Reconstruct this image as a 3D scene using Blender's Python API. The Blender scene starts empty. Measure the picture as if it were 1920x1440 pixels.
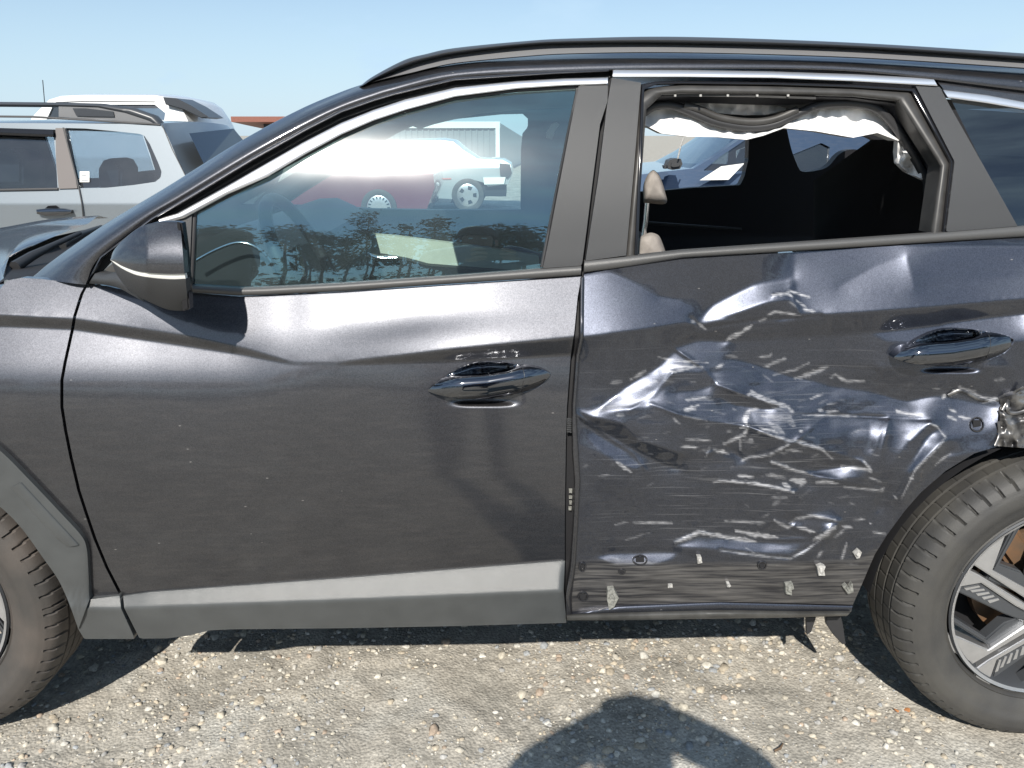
import bpy, bmesh, math, random
import numpy as np
from mathutils import Vector, noise as mnoise
from mathutils.geometry import delaunay_2d_cdt

R = math.radians
random.seed(7)
rng = np.random.default_rng(11)
scene = bpy.context.scene
col = scene.collection

# ------------------------------------------------------------------ camera
CX, CY, CZ = 0.0, -1.58, 1.47
PITCH = R(18.0)
FPX = 1440.0                       # focal length in pixels of the 1920 px wide photograph
cp, sp = math.cos(PITCH), math.sin(PITCH)
cam_d = bpy.data.cameras.new('camera')
cam = bpy.data.objects.new('camera', cam_d)
col.objects.link(cam)
cam.location = (CX, CY, CZ)
cam.rotation_euler = (R(90) - PITCH, 0, 0)
cam_d.sensor_width = 36
cam_d.lens = 36 * FPX / 1920
cam_d.clip_start = 0.02
cam_d.clip_end = 3000
scene.camera = cam

# ------------------------------------------------------------------ world and sun
SUN_EL, SUN_AZ = 40.5, 11.0        # the sun stands behind the photographer, a little to the left
world = bpy.data.worlds.new('World')
scene.world = world
world.use_nodes = True
wn, wl = world.node_tree.nodes, world.node_tree.links
bg = wn['Background']
sky = wn.new('ShaderNodeTexSky')
sky.sky_type = 'NISHITA'
sky.sun_disc = False
sky.sun_elevation = R(SUN_EL)
sky.sun_rotation = R(180 + SUN_AZ)
sky.dust_density = 0.4
sky.air_density = 1.0
sky.ozone_density = 2.2
tc = wn.new('ShaderNodeTexCoord')
mp = wn.new('ShaderNodeMapping')
mp.inputs['Scale'].default_value = (1.8, 1.8, 5.0)
wl.new(tc.outputs['Generated'], mp.inputs['Vector'])
cn = wn.new('ShaderNodeTexNoise')
cn.inputs['Scale'].default_value = 2.3
cn.inputs['Detail'].default_value = 5
cn.inputs['Roughness'].default_value = 0.55
wl.new(mp.outputs['Vector'], cn.inputs['Vector'])
cr = wn.new('ShaderNodeValToRGB')
cr.color_ramp.elements[0].position = 0.44
cr.color_ramp.elements[0].color = (0.08, 0.08, 0.08, 1)
cr.color_ramp.elements[1].position = 0.64
cr.color_ramp.elements[1].color = (0.85, 0.85, 0.85, 1)
wl.new(cn.outputs['Fac'], cr.inputs['Fac'])
cm = wn.new('ShaderNodeMixRGB')
sx_ = wn.new('ShaderNodeSeparateXYZ')
wl.new(tc.outputs['Generated'], sx_.inputs[0])
hz = wn.new('ShaderNodeMapRange')
hz.interpolation_type = 'SMOOTHSTEP'
hz.inputs['From Min'].default_value = 0.0
hz.inputs['From Max'].default_value = 0.30
hz.inputs['To Min'].default_value = 0.72
hz.inputs['To Max'].default_value = 0.0
wl.new(sx_.outputs['Z'], hz.inputs['Value'])
mxv = wn.new('ShaderNodeMath')
mxv.operation = 'MAXIMUM'
wl.new(hz.outputs['Result'], mxv.inputs[0])
wl.new(cr.outputs['Color'], mxv.inputs[1])
wl.new(mxv.outputs[0], cm.inputs['Fac'])
wl.new(sky.outputs['Color'], cm.inputs['Color1'])
cm.inputs['Color2'].default_value = (4.9, 6.75, 8.5, 1)      # thin high veil of cloud
wl.new(cm.outputs['Color'], bg.inputs['Color'])
bg.inputs['Strength'].default_value = 0.086

sun_d = bpy.data.lights.new('sun', 'SUN')
sun_d.energy = 4.6
sun_d.angle = R(0.53)
sun_d.color = (1.0, 0.95, 0.87)
sun = bpy.data.objects.new('sun', sun_d)
col.objects.link(sun)
sunv = Vector((-math.sin(R(SUN_AZ)) * math.cos(R(SUN_EL)), -math.cos(R(SUN_AZ)) * math.cos(R(SUN_EL)), math.sin(R(SUN_EL))))
sun.rotation_euler = sunv.to_track_quat('Z', 'Y').to_euler()
sun.location = sunv * 30

scene.render.engine = 'CYCLES'
scene.view_settings.view_transform = 'Standard'
scene.view_settings.look = 'None'
scene.view_settings.exposure = 0.45
scene.view_settings.gamma = 1.0
scene.view_settings.use_curve_mapping = False
scene.cycles.max_bounces = 10
scene.cycles.transparent_max_bounces = 16
scene.cycles.sample_clamp_indirect = 6.0
scene.cycles.use_denoising = True
scene.cycles.caustics_reflective = False
scene.cycles.caustics_refractive = False

# ------------------------------------------------------------------ materials
def pmat(name, color, rough=0.5, metal=0.0, coat=0.0, coat_rough=0.03, spec=0.5, var=0.0, vscale=20.0, bump=0.0, bscale=200.0, alt=None):
    m = bpy.data.materials.new(name)
    m.use_nodes = True
    nt = m.node_tree
    b = nt.nodes['Principled BSDF']
    b.inputs['Base Color'].default_value = (*color, 1)
    b.inputs['Roughness'].default_value = rough
    b.inputs['Metallic'].default_value = metal
    b.inputs['Coat Weight'].default_value = coat
    b.inputs['Coat Roughness'].default_value = coat_rough
    b.inputs['Specular IOR Level'].default_value = spec
    t = nt.nodes.new('ShaderNodeTexCoord')
    if var > 0:
        n = nt.nodes.new('ShaderNodeTexNoise')
        n.inputs['Scale'].default_value = vscale
        n.inputs['Detail'].default_value = 5
        nt.links.new(t.outputs['Object'], n.inputs['Vector'])
        mx = nt.nodes.new('ShaderNodeMixRGB')
        mr = nt.nodes.new('ShaderNodeMapRange')
        mr.inputs['From Min'].default_value = 0.35
        mr.inputs['From Max'].default_value = 0.65
        nt.links.new(n.outputs['Fac'], mr.inputs['Value'])
        nt.links.new(mr.outputs['Result'], mx.inputs['Fac'])
        c2 = alt if alt else tuple(min(1, c * (1 + var)) for c in color)
        c1 = color if alt else tuple(c * (1 - var) for c in color)
        mx.inputs['Color1'].default_value = (*c1, 1)
        mx.inputs['Color2'].default_value = (*c2, 1)
        nt.links.new(mx.outputs['Color'], b.inputs['Base Color'])
    if bump > 0:
        n2 = nt.nodes.new('ShaderNodeTexNoise')
        n2.inputs['Scale'].default_value = bscale
        n2.inputs['Detail'].default_value = 3
        nt.links.new(t.outputs['Object'], n2.inputs['Vector'])
        bp = nt.nodes.new('ShaderNodeBump')
        bp.inputs['Strength'].default_value = bump
        bp.inputs['Distance'].default_value = 0.002
        nt.links.new(n2.outputs['Fac'], bp.inputs['Height'])
        nt.links.new(bp.outputs['Normal'], b.inputs['Normal'])
    return m

def car_paint(name, color, rough=0.42, metal=0.9, fleck=0.35, dust=0.03, scuffed=False, grain=0.0):
    """metallic paint: fine flakes, clear coat, a film of road dust; the scuffed one also wears its scrapes"""
    m = bpy.data.materials.new(name)
    m.use_nodes = True
    nt = m.node_tree
    N, L = nt.nodes, nt.links
    b = N['Principled BSDF']
    out = N['Material Output']
    t = N.new('ShaderNodeTexCoord')
    v = N.new('ShaderNodeTexVoronoi')
    v.inputs['Scale'].default_value = 700
    L.new(t.outputs['Object'], v.inputs['Vector'])
    bw = N.new('ShaderNodeRGBToBW')
    L.new(v.outputs['Color'], bw.inputs['Color'])
    mr = N.new('ShaderNodeMapRange')
    mr.inputs['To Min'].default_value = 1 - fleck
    mr.inputs['To Max'].default_value = 1 + fleck
    L.new(bw.outputs['Val'], mr.inputs['Value'])
    mul = N.new('ShaderNodeVectorMath')
    mul.operation = 'SCALE'
    mul.inputs[0].default_value = color
    L.new(mr.outputs['Result'], mul.inputs['Scale'])
    L.new(mul.outputs['Vector'], b.inputs['Base Color'])
    b.inputs['Metallic'].default_value = metal
    b.inputs['Roughness'].default_value = rough
    b.inputs['Coat Weight'].default_value = 1.0
    b.inputs['Coat Roughness'].default_value = 0.03 if scuffed else 0.10
    b.inputs['Coat IOR'].default_value = 1.52 if scuffed else 1.6
    last = b
    # dust film, streaky along the car
    mp = N.new('ShaderNodeMapping')
    mp.inputs['Scale'].default_value = (9, 30, 60)
    L.new(t.outputs['Object'], mp.inputs['Vector'])
    n = N.new('ShaderNodeTexNoise')
    n.inputs['Scale'].default_value = 1.6
    n.inputs['Detail'].default_value = 6
    n.inputs['Roughness'].default_value = 0.65
    L.new(mp.outputs['Vector'], n.inputs['Vector'])
    dr = N.new('ShaderNodeMapRange')
    dr.inputs['From Min'].default_value = 0.45
    dr.inputs['From Max'].default_value = 0.8
    dr.inputs['To Min'].default_value = dust * 0.5
    dr.inputs['To Max'].default_value = dust * 3.2
    L.new(n.outputs['Fac'], dr.inputs['Value'])
    dd = N.new('ShaderNodeBsdfDiffuse')
    dd.inputs['Color'].default_value = (0.42, 0.37, 0.34, 1)
    mix = N.new('ShaderNodeMixShader')
    L.new(dr.outputs['Result'], mix.inputs['Fac'])
    L.new(b.outputs['BSDF'], mix.inputs[1])
    L.new(dd.outputs['BSDF'], mix.inputs[2])
    last = mix
    # specks: tiny stone chips and dirt spots
    v2 = N.new('ShaderNodeTexVoronoi')
    v2.inputs['Scale'].default_value = 34
    mp2 = N.new('ShaderNodeMapping')
    mp2.inputs['Scale'].default_value = (0.55, 1, 1.3)
    L.new(t.outputs['Object'], mp2.inputs['Vector'])
    L.new(mp2.outputs['Vector'], v2.inputs['Vector'])
    lt = N.new('ShaderNodeMath')
    lt.operation = 'LESS_THAN'
    lt.inputs[1].default_value = 0.055
    L.new(v2.outputs['Distance'], lt.inputs[0])
    bw2 = N.new('ShaderNodeRGBToBW')
    L.new(v2.outputs['Color'], bw2.inputs['Color'])
    gt = N.new('ShaderNodeMath')
    gt.operation = 'GREATER_THAN'
    gt.inputs[1].default_value = 0.62
    L.new(bw2.outputs['Val'], gt.inputs[0])
    ml = N.new('ShaderNodeMath')
    ml.operation = 'MULTIPLY'
    L.new(lt.outputs[0], ml.inputs[0])
    L.new(gt.outputs[0], ml.inputs[1])
    ml2 = N.new('ShaderNodeMath')
    ml2.operation = 'MULTIPLY'
    ml2.inputs[1].default_value = 0.22 if dust > 0 else 0
    L.new(ml.outputs[0], ml2.inputs[0])
    sd = N.new('ShaderNodeBsdfDiffuse')
    sd.inputs['Color'].default_value = (0.5, 0.48, 0.46, 1)
    mix2 = N.new('ShaderNodeMixShader')
    L.new(ml2.outputs[0], mix2.inputs['Fac'])
    L.new(last.outputs[0], mix2.inputs[1])
    L.new(sd.outputs[0], mix2.inputs[2])
    last = mix2
    if scuffed:
        b.inputs['Roughness'].default_value = rough - 0.035
        at = N.new('ShaderNodeAttribute')
        at.attribute_name = 'scuff'
        # bare grey metal and scraped clear coat
        g = N.new('ShaderNodeBsdfPrincipled')
        g.inputs['Base Color'].default_value = (0.46, 0.46, 0.48, 1)
        g.inputs['Metallic'].default_value = 0.25
        g.inputs['Roughness'].default_value = 0.5
        n3 = N.new('ShaderNodeTexNoise')
        n3.inputs['Scale'].default_value = 1.0
        n3.inputs['Detail'].default_value = 7
        n3.inputs['Roughness'].default_value = 0.7
        mp3 = N.new('ShaderNodeMapping')
        mp3.inputs['Scale'].default_value = (38, 60, 420)
        mp3.inputs['Rotation'].default_value = (0, R(8), 0)
        L.new(t.outputs['Object'], mp3.inputs['Vector'])
        L.new(mp3.outputs['Vector'], n3.inputs['Vector'])
        m3 = N.new('ShaderNodeMapRange')
        m3.inputs['From Min'].default_value = 0.38
        m3.inputs['From Max'].default_value = 0.60
        m3.inputs['To Min'].default_value = 0.08
        L.new(n3.outputs['Fac'], m3.inputs['Value'])
        sep = N.new('ShaderNodeSeparateColor')
        L.new(at.outputs['Color'], sep.inputs['Color'])
        pr = N.new('ShaderNodeMath')
        pr.operation = 'MULTIPLY'
        pr.use_clamp = True
        L.new(sep.outputs['Red'], pr.inputs[0])
        L.new(m3.outputs['Result'], pr.inputs[1])
        # fine hairline scratches all over the crushed door
        n4 = N.new('ShaderNodeTexNoise')
        n4.inputs['Scale'].default_value = 1.0
        n4.inputs['Detail'].default_value = 4
        mp4 = N.new('ShaderNodeMapping')
        mp4.inputs['Scale'].default_value = (7, 10, 330)
        mp4.inputs['Rotation'].default_value = (0, R(-5), 0)
        L.new(t.outputs['Object'], mp4.inputs['Vector'])
        L.new(mp4.outputs['Vector'], n4.inputs['Vector'])
        m4 = N.new('ShaderNodeMapRange')
        m4.inputs['From Min'].default_value = 0.60
        m4.inputs['From Max'].default_value = 0.78
        L.new(n4.outputs['Fac'], m4.inputs['Value'])
        p4 = N.new('ShaderNodeMath')
        p4.operation = 'MULTIPLY'
        L.new(m4.outputs['Result'], p4.inputs[0])
        L.new(sep.outputs['Green'], p4.inputs[1])
        mx = N.new('ShaderNodeMath')
        mx.operation = 'MAXIMUM'
        L.new(pr.outputs[0], mx.inputs[0])
        L.new(p4.outputs[0], mx.inputs[1])
        mix3 = N.new('ShaderNodeMixShader')
        L.new(mx.outputs[0], mix3.inputs['Fac'])
        L.new(last.outputs[0], mix3.inputs[1])
        L.new(g.outputs[0], mix3.inputs[2])
        # rubbed grime where the sill trim was torn away
        gr = N.new('ShaderNodeBsdfPrincipled')
        gr.inputs['Roughness'].default_value = 0.34
        gr.inputs['Metallic'].default_value = 0.5
        n5 = N.new('ShaderNodeTexNoise')
        n5.inputs['Scale'].default_value = 1.0
        n5.inputs['Detail'].default_value = 6
        mp5 = N.new('ShaderNodeMapping')
        mp5.inputs['Scale'].default_value = (9, 18, 170)
        L.new(t.outputs['Object'], mp5.inputs['Vector'])
        L.new(mp5.outputs['Vector'], n5.inputs['Vector'])
        cr5 = N.new('ShaderNodeValToRGB')
        cr5.color_ramp.elements[0].position = 0.36
        cr5.color_ramp.elements[0].color = (0.035, 0.034, 0.036, 1)
        cr5.color_ramp.elements[1].position = 0.74
        cr5.color_ramp.elements[1].color = (0.21, 0.20, 0.19, 1)
        L.new(n5.outputs['Fac'], cr5.inputs['Fac'])
        L.new(cr5.outputs['Color'], gr.inputs['Base Color'])
        mix4 = N.new('ShaderNodeMixShader')
        L.new(sep.outputs['Blue'], mix4.inputs['Fac'])
        L.new(mix3.outputs[0], mix4.inputs[1])
        L.new(gr.outputs[0], mix4.inputs[2])
        last = mix4
    L.new(last.outputs[0], out.inputs['Surface'])
    return m

def glass_mat(name, tint=(0.75, 0.9, 0.9), ior=1.5, film=0.0, film_rough=0.3, boost=1.0, refl=(0.93, 0.98, 1.0), dust=0.0):
    """thin pane: clear tinted transmission, mirror reflection by angle, a faint dusty film"""
    m = bpy.data.materials.new(name)
    m.use_nodes = True
    nt = m.node_tree
    N, L = nt.nodes, nt.links
    N.remove(N['Principled BSDF'])
    out = N['Material Output']
    tr = N.new('ShaderNodeBsdfTransparent')
    tr.inputs['Color'].default_value = (*tint, 1)
    gl = N.new('ShaderNodeBsdfGlossy')
    gl.inputs['Roughness'].default_value = 0.005
    gl.inputs['Color'].default_value = (*refl, 1)
    # the same from both faces of the pane: reflection grows with the glancing angle
    fr = N.new('ShaderNodeLayerWeight')
    pw = N.new('ShaderNodeMath')
    pw.operation = 'POWER'
    pw.inputs[1].default_value = 5.0
    L.new(fr.outputs['Facing'], pw.inputs[0])
    f0 = min(0.5, boost * ((ior - 1) / (ior + 1)) ** 2)
    ml = N.new('ShaderNodeMapRange')
    ml.inputs['To Min'].default_value = f0
    ml.inputs['To Max'].default_value = 1.0
    L.new(pw.outputs[0], ml.inputs['Value'])
    mx = N.new('ShaderNodeMixShader')
    L.new(ml.outputs[0], mx.inputs['Fac'])
    L.new(tr.outputs[0], mx.inputs[1])
    L.new(gl.outputs[0], mx.inputs[2])
    last = mx
    if film > 0:
        g2 = N.new('ShaderNodeBsdfGlossy')
        g2.inputs['Roughness'].default_value = film_rough
        t = N.new('ShaderNodeTexCoord')
        n = N.new('ShaderNodeTexNoise')
        n.inputs['Scale'].default_value = 9
        n.inputs['Detail'].default_value = 6
        L.new(t.outputs['Object'], n.inputs['Vector'])
        mr = N.new('ShaderNodeMapRange')
        mr.inputs['To Min'].default_value = film * 0.5
        mr.inputs['To Max'].default_value = film * 1.5
        L.new(n.outputs['Fac'], mr.inputs['Value'])
        m2 = N.new('ShaderNodeMixShader')
        L.new(mr.outputs['Result'], m2.inputs['Fac'])
        L.new(last.outputs[0], m2.inputs[1])
        L.new(g2.outputs[0], m2.inputs[2])
        last = m2
        if dust > 0:
            dd = N.new('ShaderNodeBsdfDiffuse')
            dd.inputs['Color'].default_value = (0.55, 0.72, 0.76, 1)
            mr3 = N.new('ShaderNodeMapRange')
            mr3.inputs['To Min'].default_value = dust * 0.5
            mr3.inputs['To Max'].default_value = dust * 1.5
            L.new(n.outputs['Fac'], mr3.inputs['Value'])
            m3 = N.new('ShaderNodeMixShader')
            L.new(mr3.outputs['Result'], m3.inputs['Fac'])
            L.new(last.outputs[0], m3.inputs[1])
            L.new(dd.outputs[0], m3.inputs[2])
            last = m3
    L.new(last.outputs[0], out.inputs['Surface'])
    return m

PAINT = (0.060, 0.062, 0.071)
M = {}
M['paint'] = car_paint('dark grey metallic paint', PAINT, dust=0.012)
M['paint_worn'] = car_paint('scraped dark grey metallic paint', (0.064, 0.070, 0.090), dust=0.003, scuffed=True)
M['satin'] = pmat('satin black trim plastic', (0.045, 0.046, 0.048), 0.50, spec=0.45, bump=0.25, bscale=1500)
M['belt'] = pmat('satin belt trim', (0.075, 0.074, 0.073), 0.42, spec=0.55, bump=0.2, bscale=1500)
M['clad'] = pmat('grey cladding plastic', (0.066, 0.070, 0.071), 0.37, spec=0.55, var=0.10, vscale=14, bump=0.2, bscale=1800)
M['gloss_black'] = pmat('gloss black plastic', (0.012, 0.012, 0.014), 0.12)
M['chrome'] = pmat('satin chrome', (0.80, 0.81, 0.84), 0.16, metal=1.0)
M['bright_trim'] = pmat('brushed bright trim', (0.82, 0.82, 0.84), 0.34, metal=0.9)
M['black_chrome'] = pmat('dark glossy handle', (0.17, 0.175, 0.19), 0.07, metal=1.0)
M['rubber'] = pmat('black rubber', (0.028, 0.028, 0.030), 0.5)
M['seal'] = pmat('dusty rubber seal', (0.045, 0.043, 0.041), 0.45, var=0.25, vscale=25)
M['void'] = pmat('shade black and dark plastic', (0.010, 0.010, 0.012), 0.75)  # near black: cabin shade put into the colour; also plain dark plastic
M['interior'] = pmat('charcoal interior plastic', (0.022, 0.022, 0.026), 0.6)
M['beige'] = pmat('beige interior trim', (0.62, 0.60, 0.50), 0.6, var=0.06)
M['seat'] = pmat('grey beige seat cloth', (0.30, 0.27, 0.245), 0.85, var=0.12, vscale=60, bump=0.3, bscale=900)
M['cloth'] = pmat('white airbag cloth', (0.80, 0.79, 0.78), 0.9, var=0.06, vscale=40)
M['silverplastic'] = pmat('silver rail plastic', (0.22, 0.22, 0.225), 0.42, metal=0.3, bump=0.15, bscale=900)
M['dark_rail'] = pmat('dark rail plastic', (0.045, 0.050, 0.058), 0.35)
M['tyre'] = pmat('dusty tyre rubber', (0.042, 0.041, 0.040), 0.62, var=0.3, vscale=9, alt=(0.066, 0.063, 0.057), bump=0.25, bscale=300)
M['tyre_brown'] = pmat('mud brown tyre rubber', (0.050, 0.046, 0.042), 0.65, var=0.3, vscale=7, alt=(0.088, 0.074, 0.064), bump=0.25, bscale=300)
M['alloy'] = pmat('machined alloy', (0.62, 0.62, 0.63), 0.32, metal=0.85, var=0.05, vscale=30)
M['alloy_dark'] = pmat('dark grey alloy', (0.085, 0.090, 0.098), 0.38, metal=0.4)
M['disc'] = pmat('rusty brake disc', (0.16, 0.13, 0.10), 0.5, metal=0.5, var=0.3, vscale=14, alt=(0.30, 0.16, 0.08))
M['metal_bare'] = pmat('torn bare metal', (0.34, 0.33, 0.32), 0.38, metal=0.75, var=0.4, vscale=28, alt=(0.06, 0.06, 0.065))
M['clip'] = pmat('off white clip plastic', (0.40, 0.39, 0.37), 0.4, var=0.3, vscale=120)
M['clip_grey'] = pmat('grey clip plastic', (0.22, 0.22, 0.20), 0.5, var=0.35, vscale=150)
M['pillar_tan'] = pmat('faded pillar tape', (0.13, 0.115, 0.11), 0.55)
M['clip_dust'] = pmat('dusty hem paint', (0.10, 0.098, 0.092), 0.4, metal=0.4, var=0.25, vscale=18)
M['lens'] = pmat('clear indicator lens', (0.78, 0.77, 0.72), 0.18)
M['glass'] = glass_mat('green tinted side glass', (0.66, 0.88, 0.88), 1.62, film=0.05, film_rough=0.18, boost=3.2, refl=(0.50, 0.88, 1.0), dust=0.014)  # the sky's cyan is put into the reflection colour, mirroring raised
M['glass_dark'] = glass_mat('privacy glass', (0.10, 0.13, 0.17), 1.7, film=0.02, boost=1.6)
M['glass_bg'] = glass_mat('car window glass', (0.42, 0.52, 0.60), 1.6, film=0.03, film_rough=0.3, boost=1.8)
M['glass_clear'] = glass_mat('clear windscreen glass', (0.86, 0.92, 0.92), 1.5)
M['rear_pane'] = pmat('dark rear window', (0.012, 0.02, 0.04), 0.12)
M['headliner'] = pmat('grey headliner cloth', (0.22, 0.22, 0.22), 0.9)
M['paper'] = pmat('white paper', (0.80, 0.80, 0.78), 0.8)
M['ink'] = pmat('grey print', (0.30, 0.31, 0.33), 0.8)

# ------------------------------------------------------------------ projection helpers
def ray(u, v):
    a = (np.asarray(u, float) - 960) / FPX
    b = (720 - np.asarray(v, float)) / FPX
    return a, cp + b * sp, -sp + b * cp

def at_y(u, v, y):
    """the point of the plane at distance y from the car's flank that is seen at this pixel of the photograph"""
    a, dy, dz = ray(u, v)
    s = (np.asarray(y, float) - CY) / dy
    return np.stack(np.broadcast_arrays(CX + a * s, CY + dy * s, CZ + dz * s), -1)

def at_z(u, v, z):
    a, dy, dz = ray(u, v)
    s = (z - CZ) / dz
    return np.stack([CX + a * s, CY + dy * s, CZ + dz * s], -1)

def at_x(u, v, x):
    a, dy, dz = ray(u, v)
    s = (x - CX) / a
    return np.stack([CX + a * s, CY + dy * s, CZ + dz * s], -1)

def line(pts):
    xs, ys = zip(*pts)
    return lambda u: np.interp(u, xs, ys)

# ------------------------------------------------------------------ the flank of the car: its surface as a depth field
U0, U1, V0, V1, ST = -140, 2060, 40, 1230, 2
gu = np.arange(U0, U1 + 1, ST, float)
gv = np.arange(V0, V1 + 1, ST, float)
GU, GV = np.meshgrid(gu, gv)                       # rows are v
belt = line([(-140, 505), (0, 515), (165, 532), (360, 549), (447, 556), (640, 548), (853, 533), (1090, 516), (1280, 485), (1920, 445), (2060, 436)])
lA = line([(-140, 592), (0, 591), (140, 599), (350, 631), (460, 655), (548, 681)])
lB = line([(-140, 612), (0, 611), (140, 617), (350, 648), (460, 665), (548, 682)])
lC = line([(630, 682), (850, 655), (1080, 632), (1300, 606), (1540, 590), (1920, 562), (2060, 552)])
lD = line([(630, 683), (850, 677), (1080, 665), (1300, 645), (1560, 632), (1920, 592), (2060, 580)])
lE = line([(232, 1117), (280, 1110), (640, 1084), (1059, 1051)])
lF = line([(232, 1141), (640, 1126), (1059, 1108)])

def tilt_at(GU, GV):
    T = np.zeros_like(GU)
    b = belt(GU)
    up = np.interp(GV, [160, 230, 305, 350, 385, 420, 460, 530], [31.3, 26.8, 21.4, 16.5, 13.0, 10.3, 8.4, 6.5])
    up = np.where(GV < 160, 31.3 + (160 - GV) * 0.36, up)
    T = np.where(GV <= b, np.maximum(up, 5), 0)
    left = GU < 548
    right = GU > 630
    mid = ~left & ~right
    Lu = np.where(left, lA(GU), np.where(right, lC(GU), 681.0))
    Ld = np.where(left, lB(GU), np.where(right, lD(GU), 682.0))
    f = np.clip((GV - b) / np.maximum(Lu - b, 1), 0, 1)
    # upper shoulder
    wl_ = 0.45 * np.clip((300 - GU) / 260, 0, 1)                          # towards the wing the shoulder rolls over to face the sky
    end_r = np.interp(GU, [545, 700, 800, 900, 1100, 2060], [17, 19, 25, 27, 25, 24])
    endl = 18 + 30 * wl_
    end = np.where(left, endl, end_r)
    start = 25 + 10 * wl_
    sh = np.interp(f, [0, 0.3, 1], [0.4, 1, 1])
    dip = np.interp(GU, [548, 650, 780, 900, 1100], [0, 5, 9, 5, 0]) * np.exp(-((f - 0.62) / 0.2) ** 2)
    t1 = start + (27.5 - start) * sh
    t1 = t1 + (end - t1) * np.clip((f - 0.45) / 0.55, 0, 1) - dip
    t1 = np.where(GU < 300, start + (end - start) * f, t1)
    strip = -21.0
    # below the crease
    left_low = np.interp(GV, [600, 640, 670, 690, 710, 735, 770, 820, 950, 1050, 1230], [28, 28, 27, 23, 17, 11, 6, 3, -3, -6, -8])
    right_low = np.interp(GV, [640, 680, 720, 760, 950, 1050, 1230], [17, 13, 9, 5, -3, -6, -7])
    wx = np.clip((GU - 430 - (690 - GV) * 0.42) / 210, 0, 1)
    wx = wx * wx * (3 - 2 * wx)
    low = left_low * (1 - wx) + right_low * wx
    T = np.where((GV > b) & (GV <= Lu), t1, T)
    T = np.where((GV > Lu) & (GV <= Ld), strip, T)
    T = np.where(GV > Ld, low, T)
    # sill cladding of the front door: a ledge that faces up, then a face that turns under
    c = (GU < 1062)
    T = np.where(c & (GV > lE(GU)) & (GV <= lF(GU)), 33, T)
    T = np.where(c & (GV > lF(GU)), -13, T)
    T = np.where(~c & (GV > 1040), -1, T)
    # wing: the lip over the wheel arch
    return T

TILT = sum(tilt_at(GU, GV + d) for d in np.linspace(-1.5, 1.5, 7)) / 7

_, DY, DZ = ray(GU, GV)
TT = np.tan(np.radians(TILT))
SS = np.zeros_like(GU)
r0 = int((762 - V0) / ST)
bow = 0.008 * ((gu - 900) / 1000) ** 2 + 0.03 * 0.00118 * (gu - 900)      # the car stands a touch askew to the camera
SS[r0] = (bow - CY) / DY[r0]
for r in range(r0 - 1, -1, -1):
    T = 0.5 * (TT[r] + TT[r + 1])
    SS[r] = SS[r + 1] * (DY[r + 1] - T * DZ[r + 1]) / (DY[r] - T * DZ[r])
for r in range(r0 + 1, len(gv)):
    T = 0.5 * (TT[r] + TT[r - 1])
    SS[r] = SS[r - 1] * (DY[r - 1] - T * DZ[r - 1]) / (DY[r] - T * DZ[r])
YB = CY + DY * SS                                   # undamaged flank
# the shoulder runs straight along the car: columns are aligned at the shoulder, the lower skin takes up the difference
shv = belt(gu) + 45
fr_ = np.clip((shv - V0) / ST, 0, len(gv) - 1.001)
ri_ = fr_.astype(int)
fr_ -= ri_
ci_ = np.arange(len(gu))
offu = YB[ri_, ci_] * (1 - fr_) + YB[ri_ + 1, ci_] * fr_ - bow
g_ = np.exp(-0.5 * (np.arange(-40, 41) / 12.0) ** 2)
offu = np.convolve(np.pad(offu, 40, 'edge'), g_ / g_.sum(), 'valid')
offu = offu - offu.mean()
wgt = np.interp(GV, [700, 1045, 1230], [1, 0, 0])
wgt = wgt * wgt * (3 - 2 * wgt)
YB = YB - offu[None, :] * wgt
kk_ = np.exp(-0.5 * (np.arange(-18, 19) / 2.6) ** 2)
kk_ /= kk_.sum()
YB = np.apply_along_axis(lambda r: np.convolve(np.pad(r, 18, 'edge'), kk_, 'valid'), 1, YB)
def smooth_u(A, sg):
    n = int(3 * sg)
    k = np.exp(-0.5 * (np.arange(-n, n + 1) / sg) ** 2)
    k /= k.sum()
    return np.apply_along_axis(lambda r: np.convolve(np.pad(r, n, 'reflect', reflect_type='odd'), k, 'valid'), 1, A)
Lu_all = np.where(GU < 548, lA(GU), np.where(GU > 630, lC(GU), 681.0))
YS = smooth_u(YB, 9)
w_ = np.clip((Lu_all - 4 - GV) / 12, 0, 1)
YB = YB * (1 - w_) + YS * w_
YS = smooth_u(YB, 26)
w_ = np.clip((belt(GU) - 2 - GV) / 14, 0, 1)
YB = YB * (1 - w_) + YS * w_
# the same along the height for the glass, so the pane has no kinks
YV = smooth_u(np.ascontiguousarray(YB.T), 14).T
w_ = np.clip((belt(GU) - 20 - GV) / 30, 0, 1) * np.clip((GV - 160) / 30, 0, 1)
YB = YB * (1 - w_) + YV * w_
SS = (YB - CY) / DY

def inpoly(U, V, poly):
    p = np.asarray(poly, float)
    ins = np.zeros(np.shape(U), bool)
    n = len(p)
    for i in range(n):
        x1, y1 = p[i]
        x2, y2 = p[(i + 1) % n]
        c = ((y1 > V) != (y2 > V))
        xx = (x2 - x1) * (V - y1) / (y2 - y1 + 1e-12) + x1
        ins ^= c & (U < xx)
    return ins

def blur(a, n):
    for _ in range(n):
        k = np.array([0.25, 0.5, 0.25])
        a = np.apply_along_axis(lambda r: np.convolve(np.pad(r, 1, 'edge'), k, 'valid'), 0, a)
        a = np.apply_along_axis(lambda r: np.convolve(np.pad(r, 1, 'edge'), k, 'valid'), 1, a)
    return a

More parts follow.
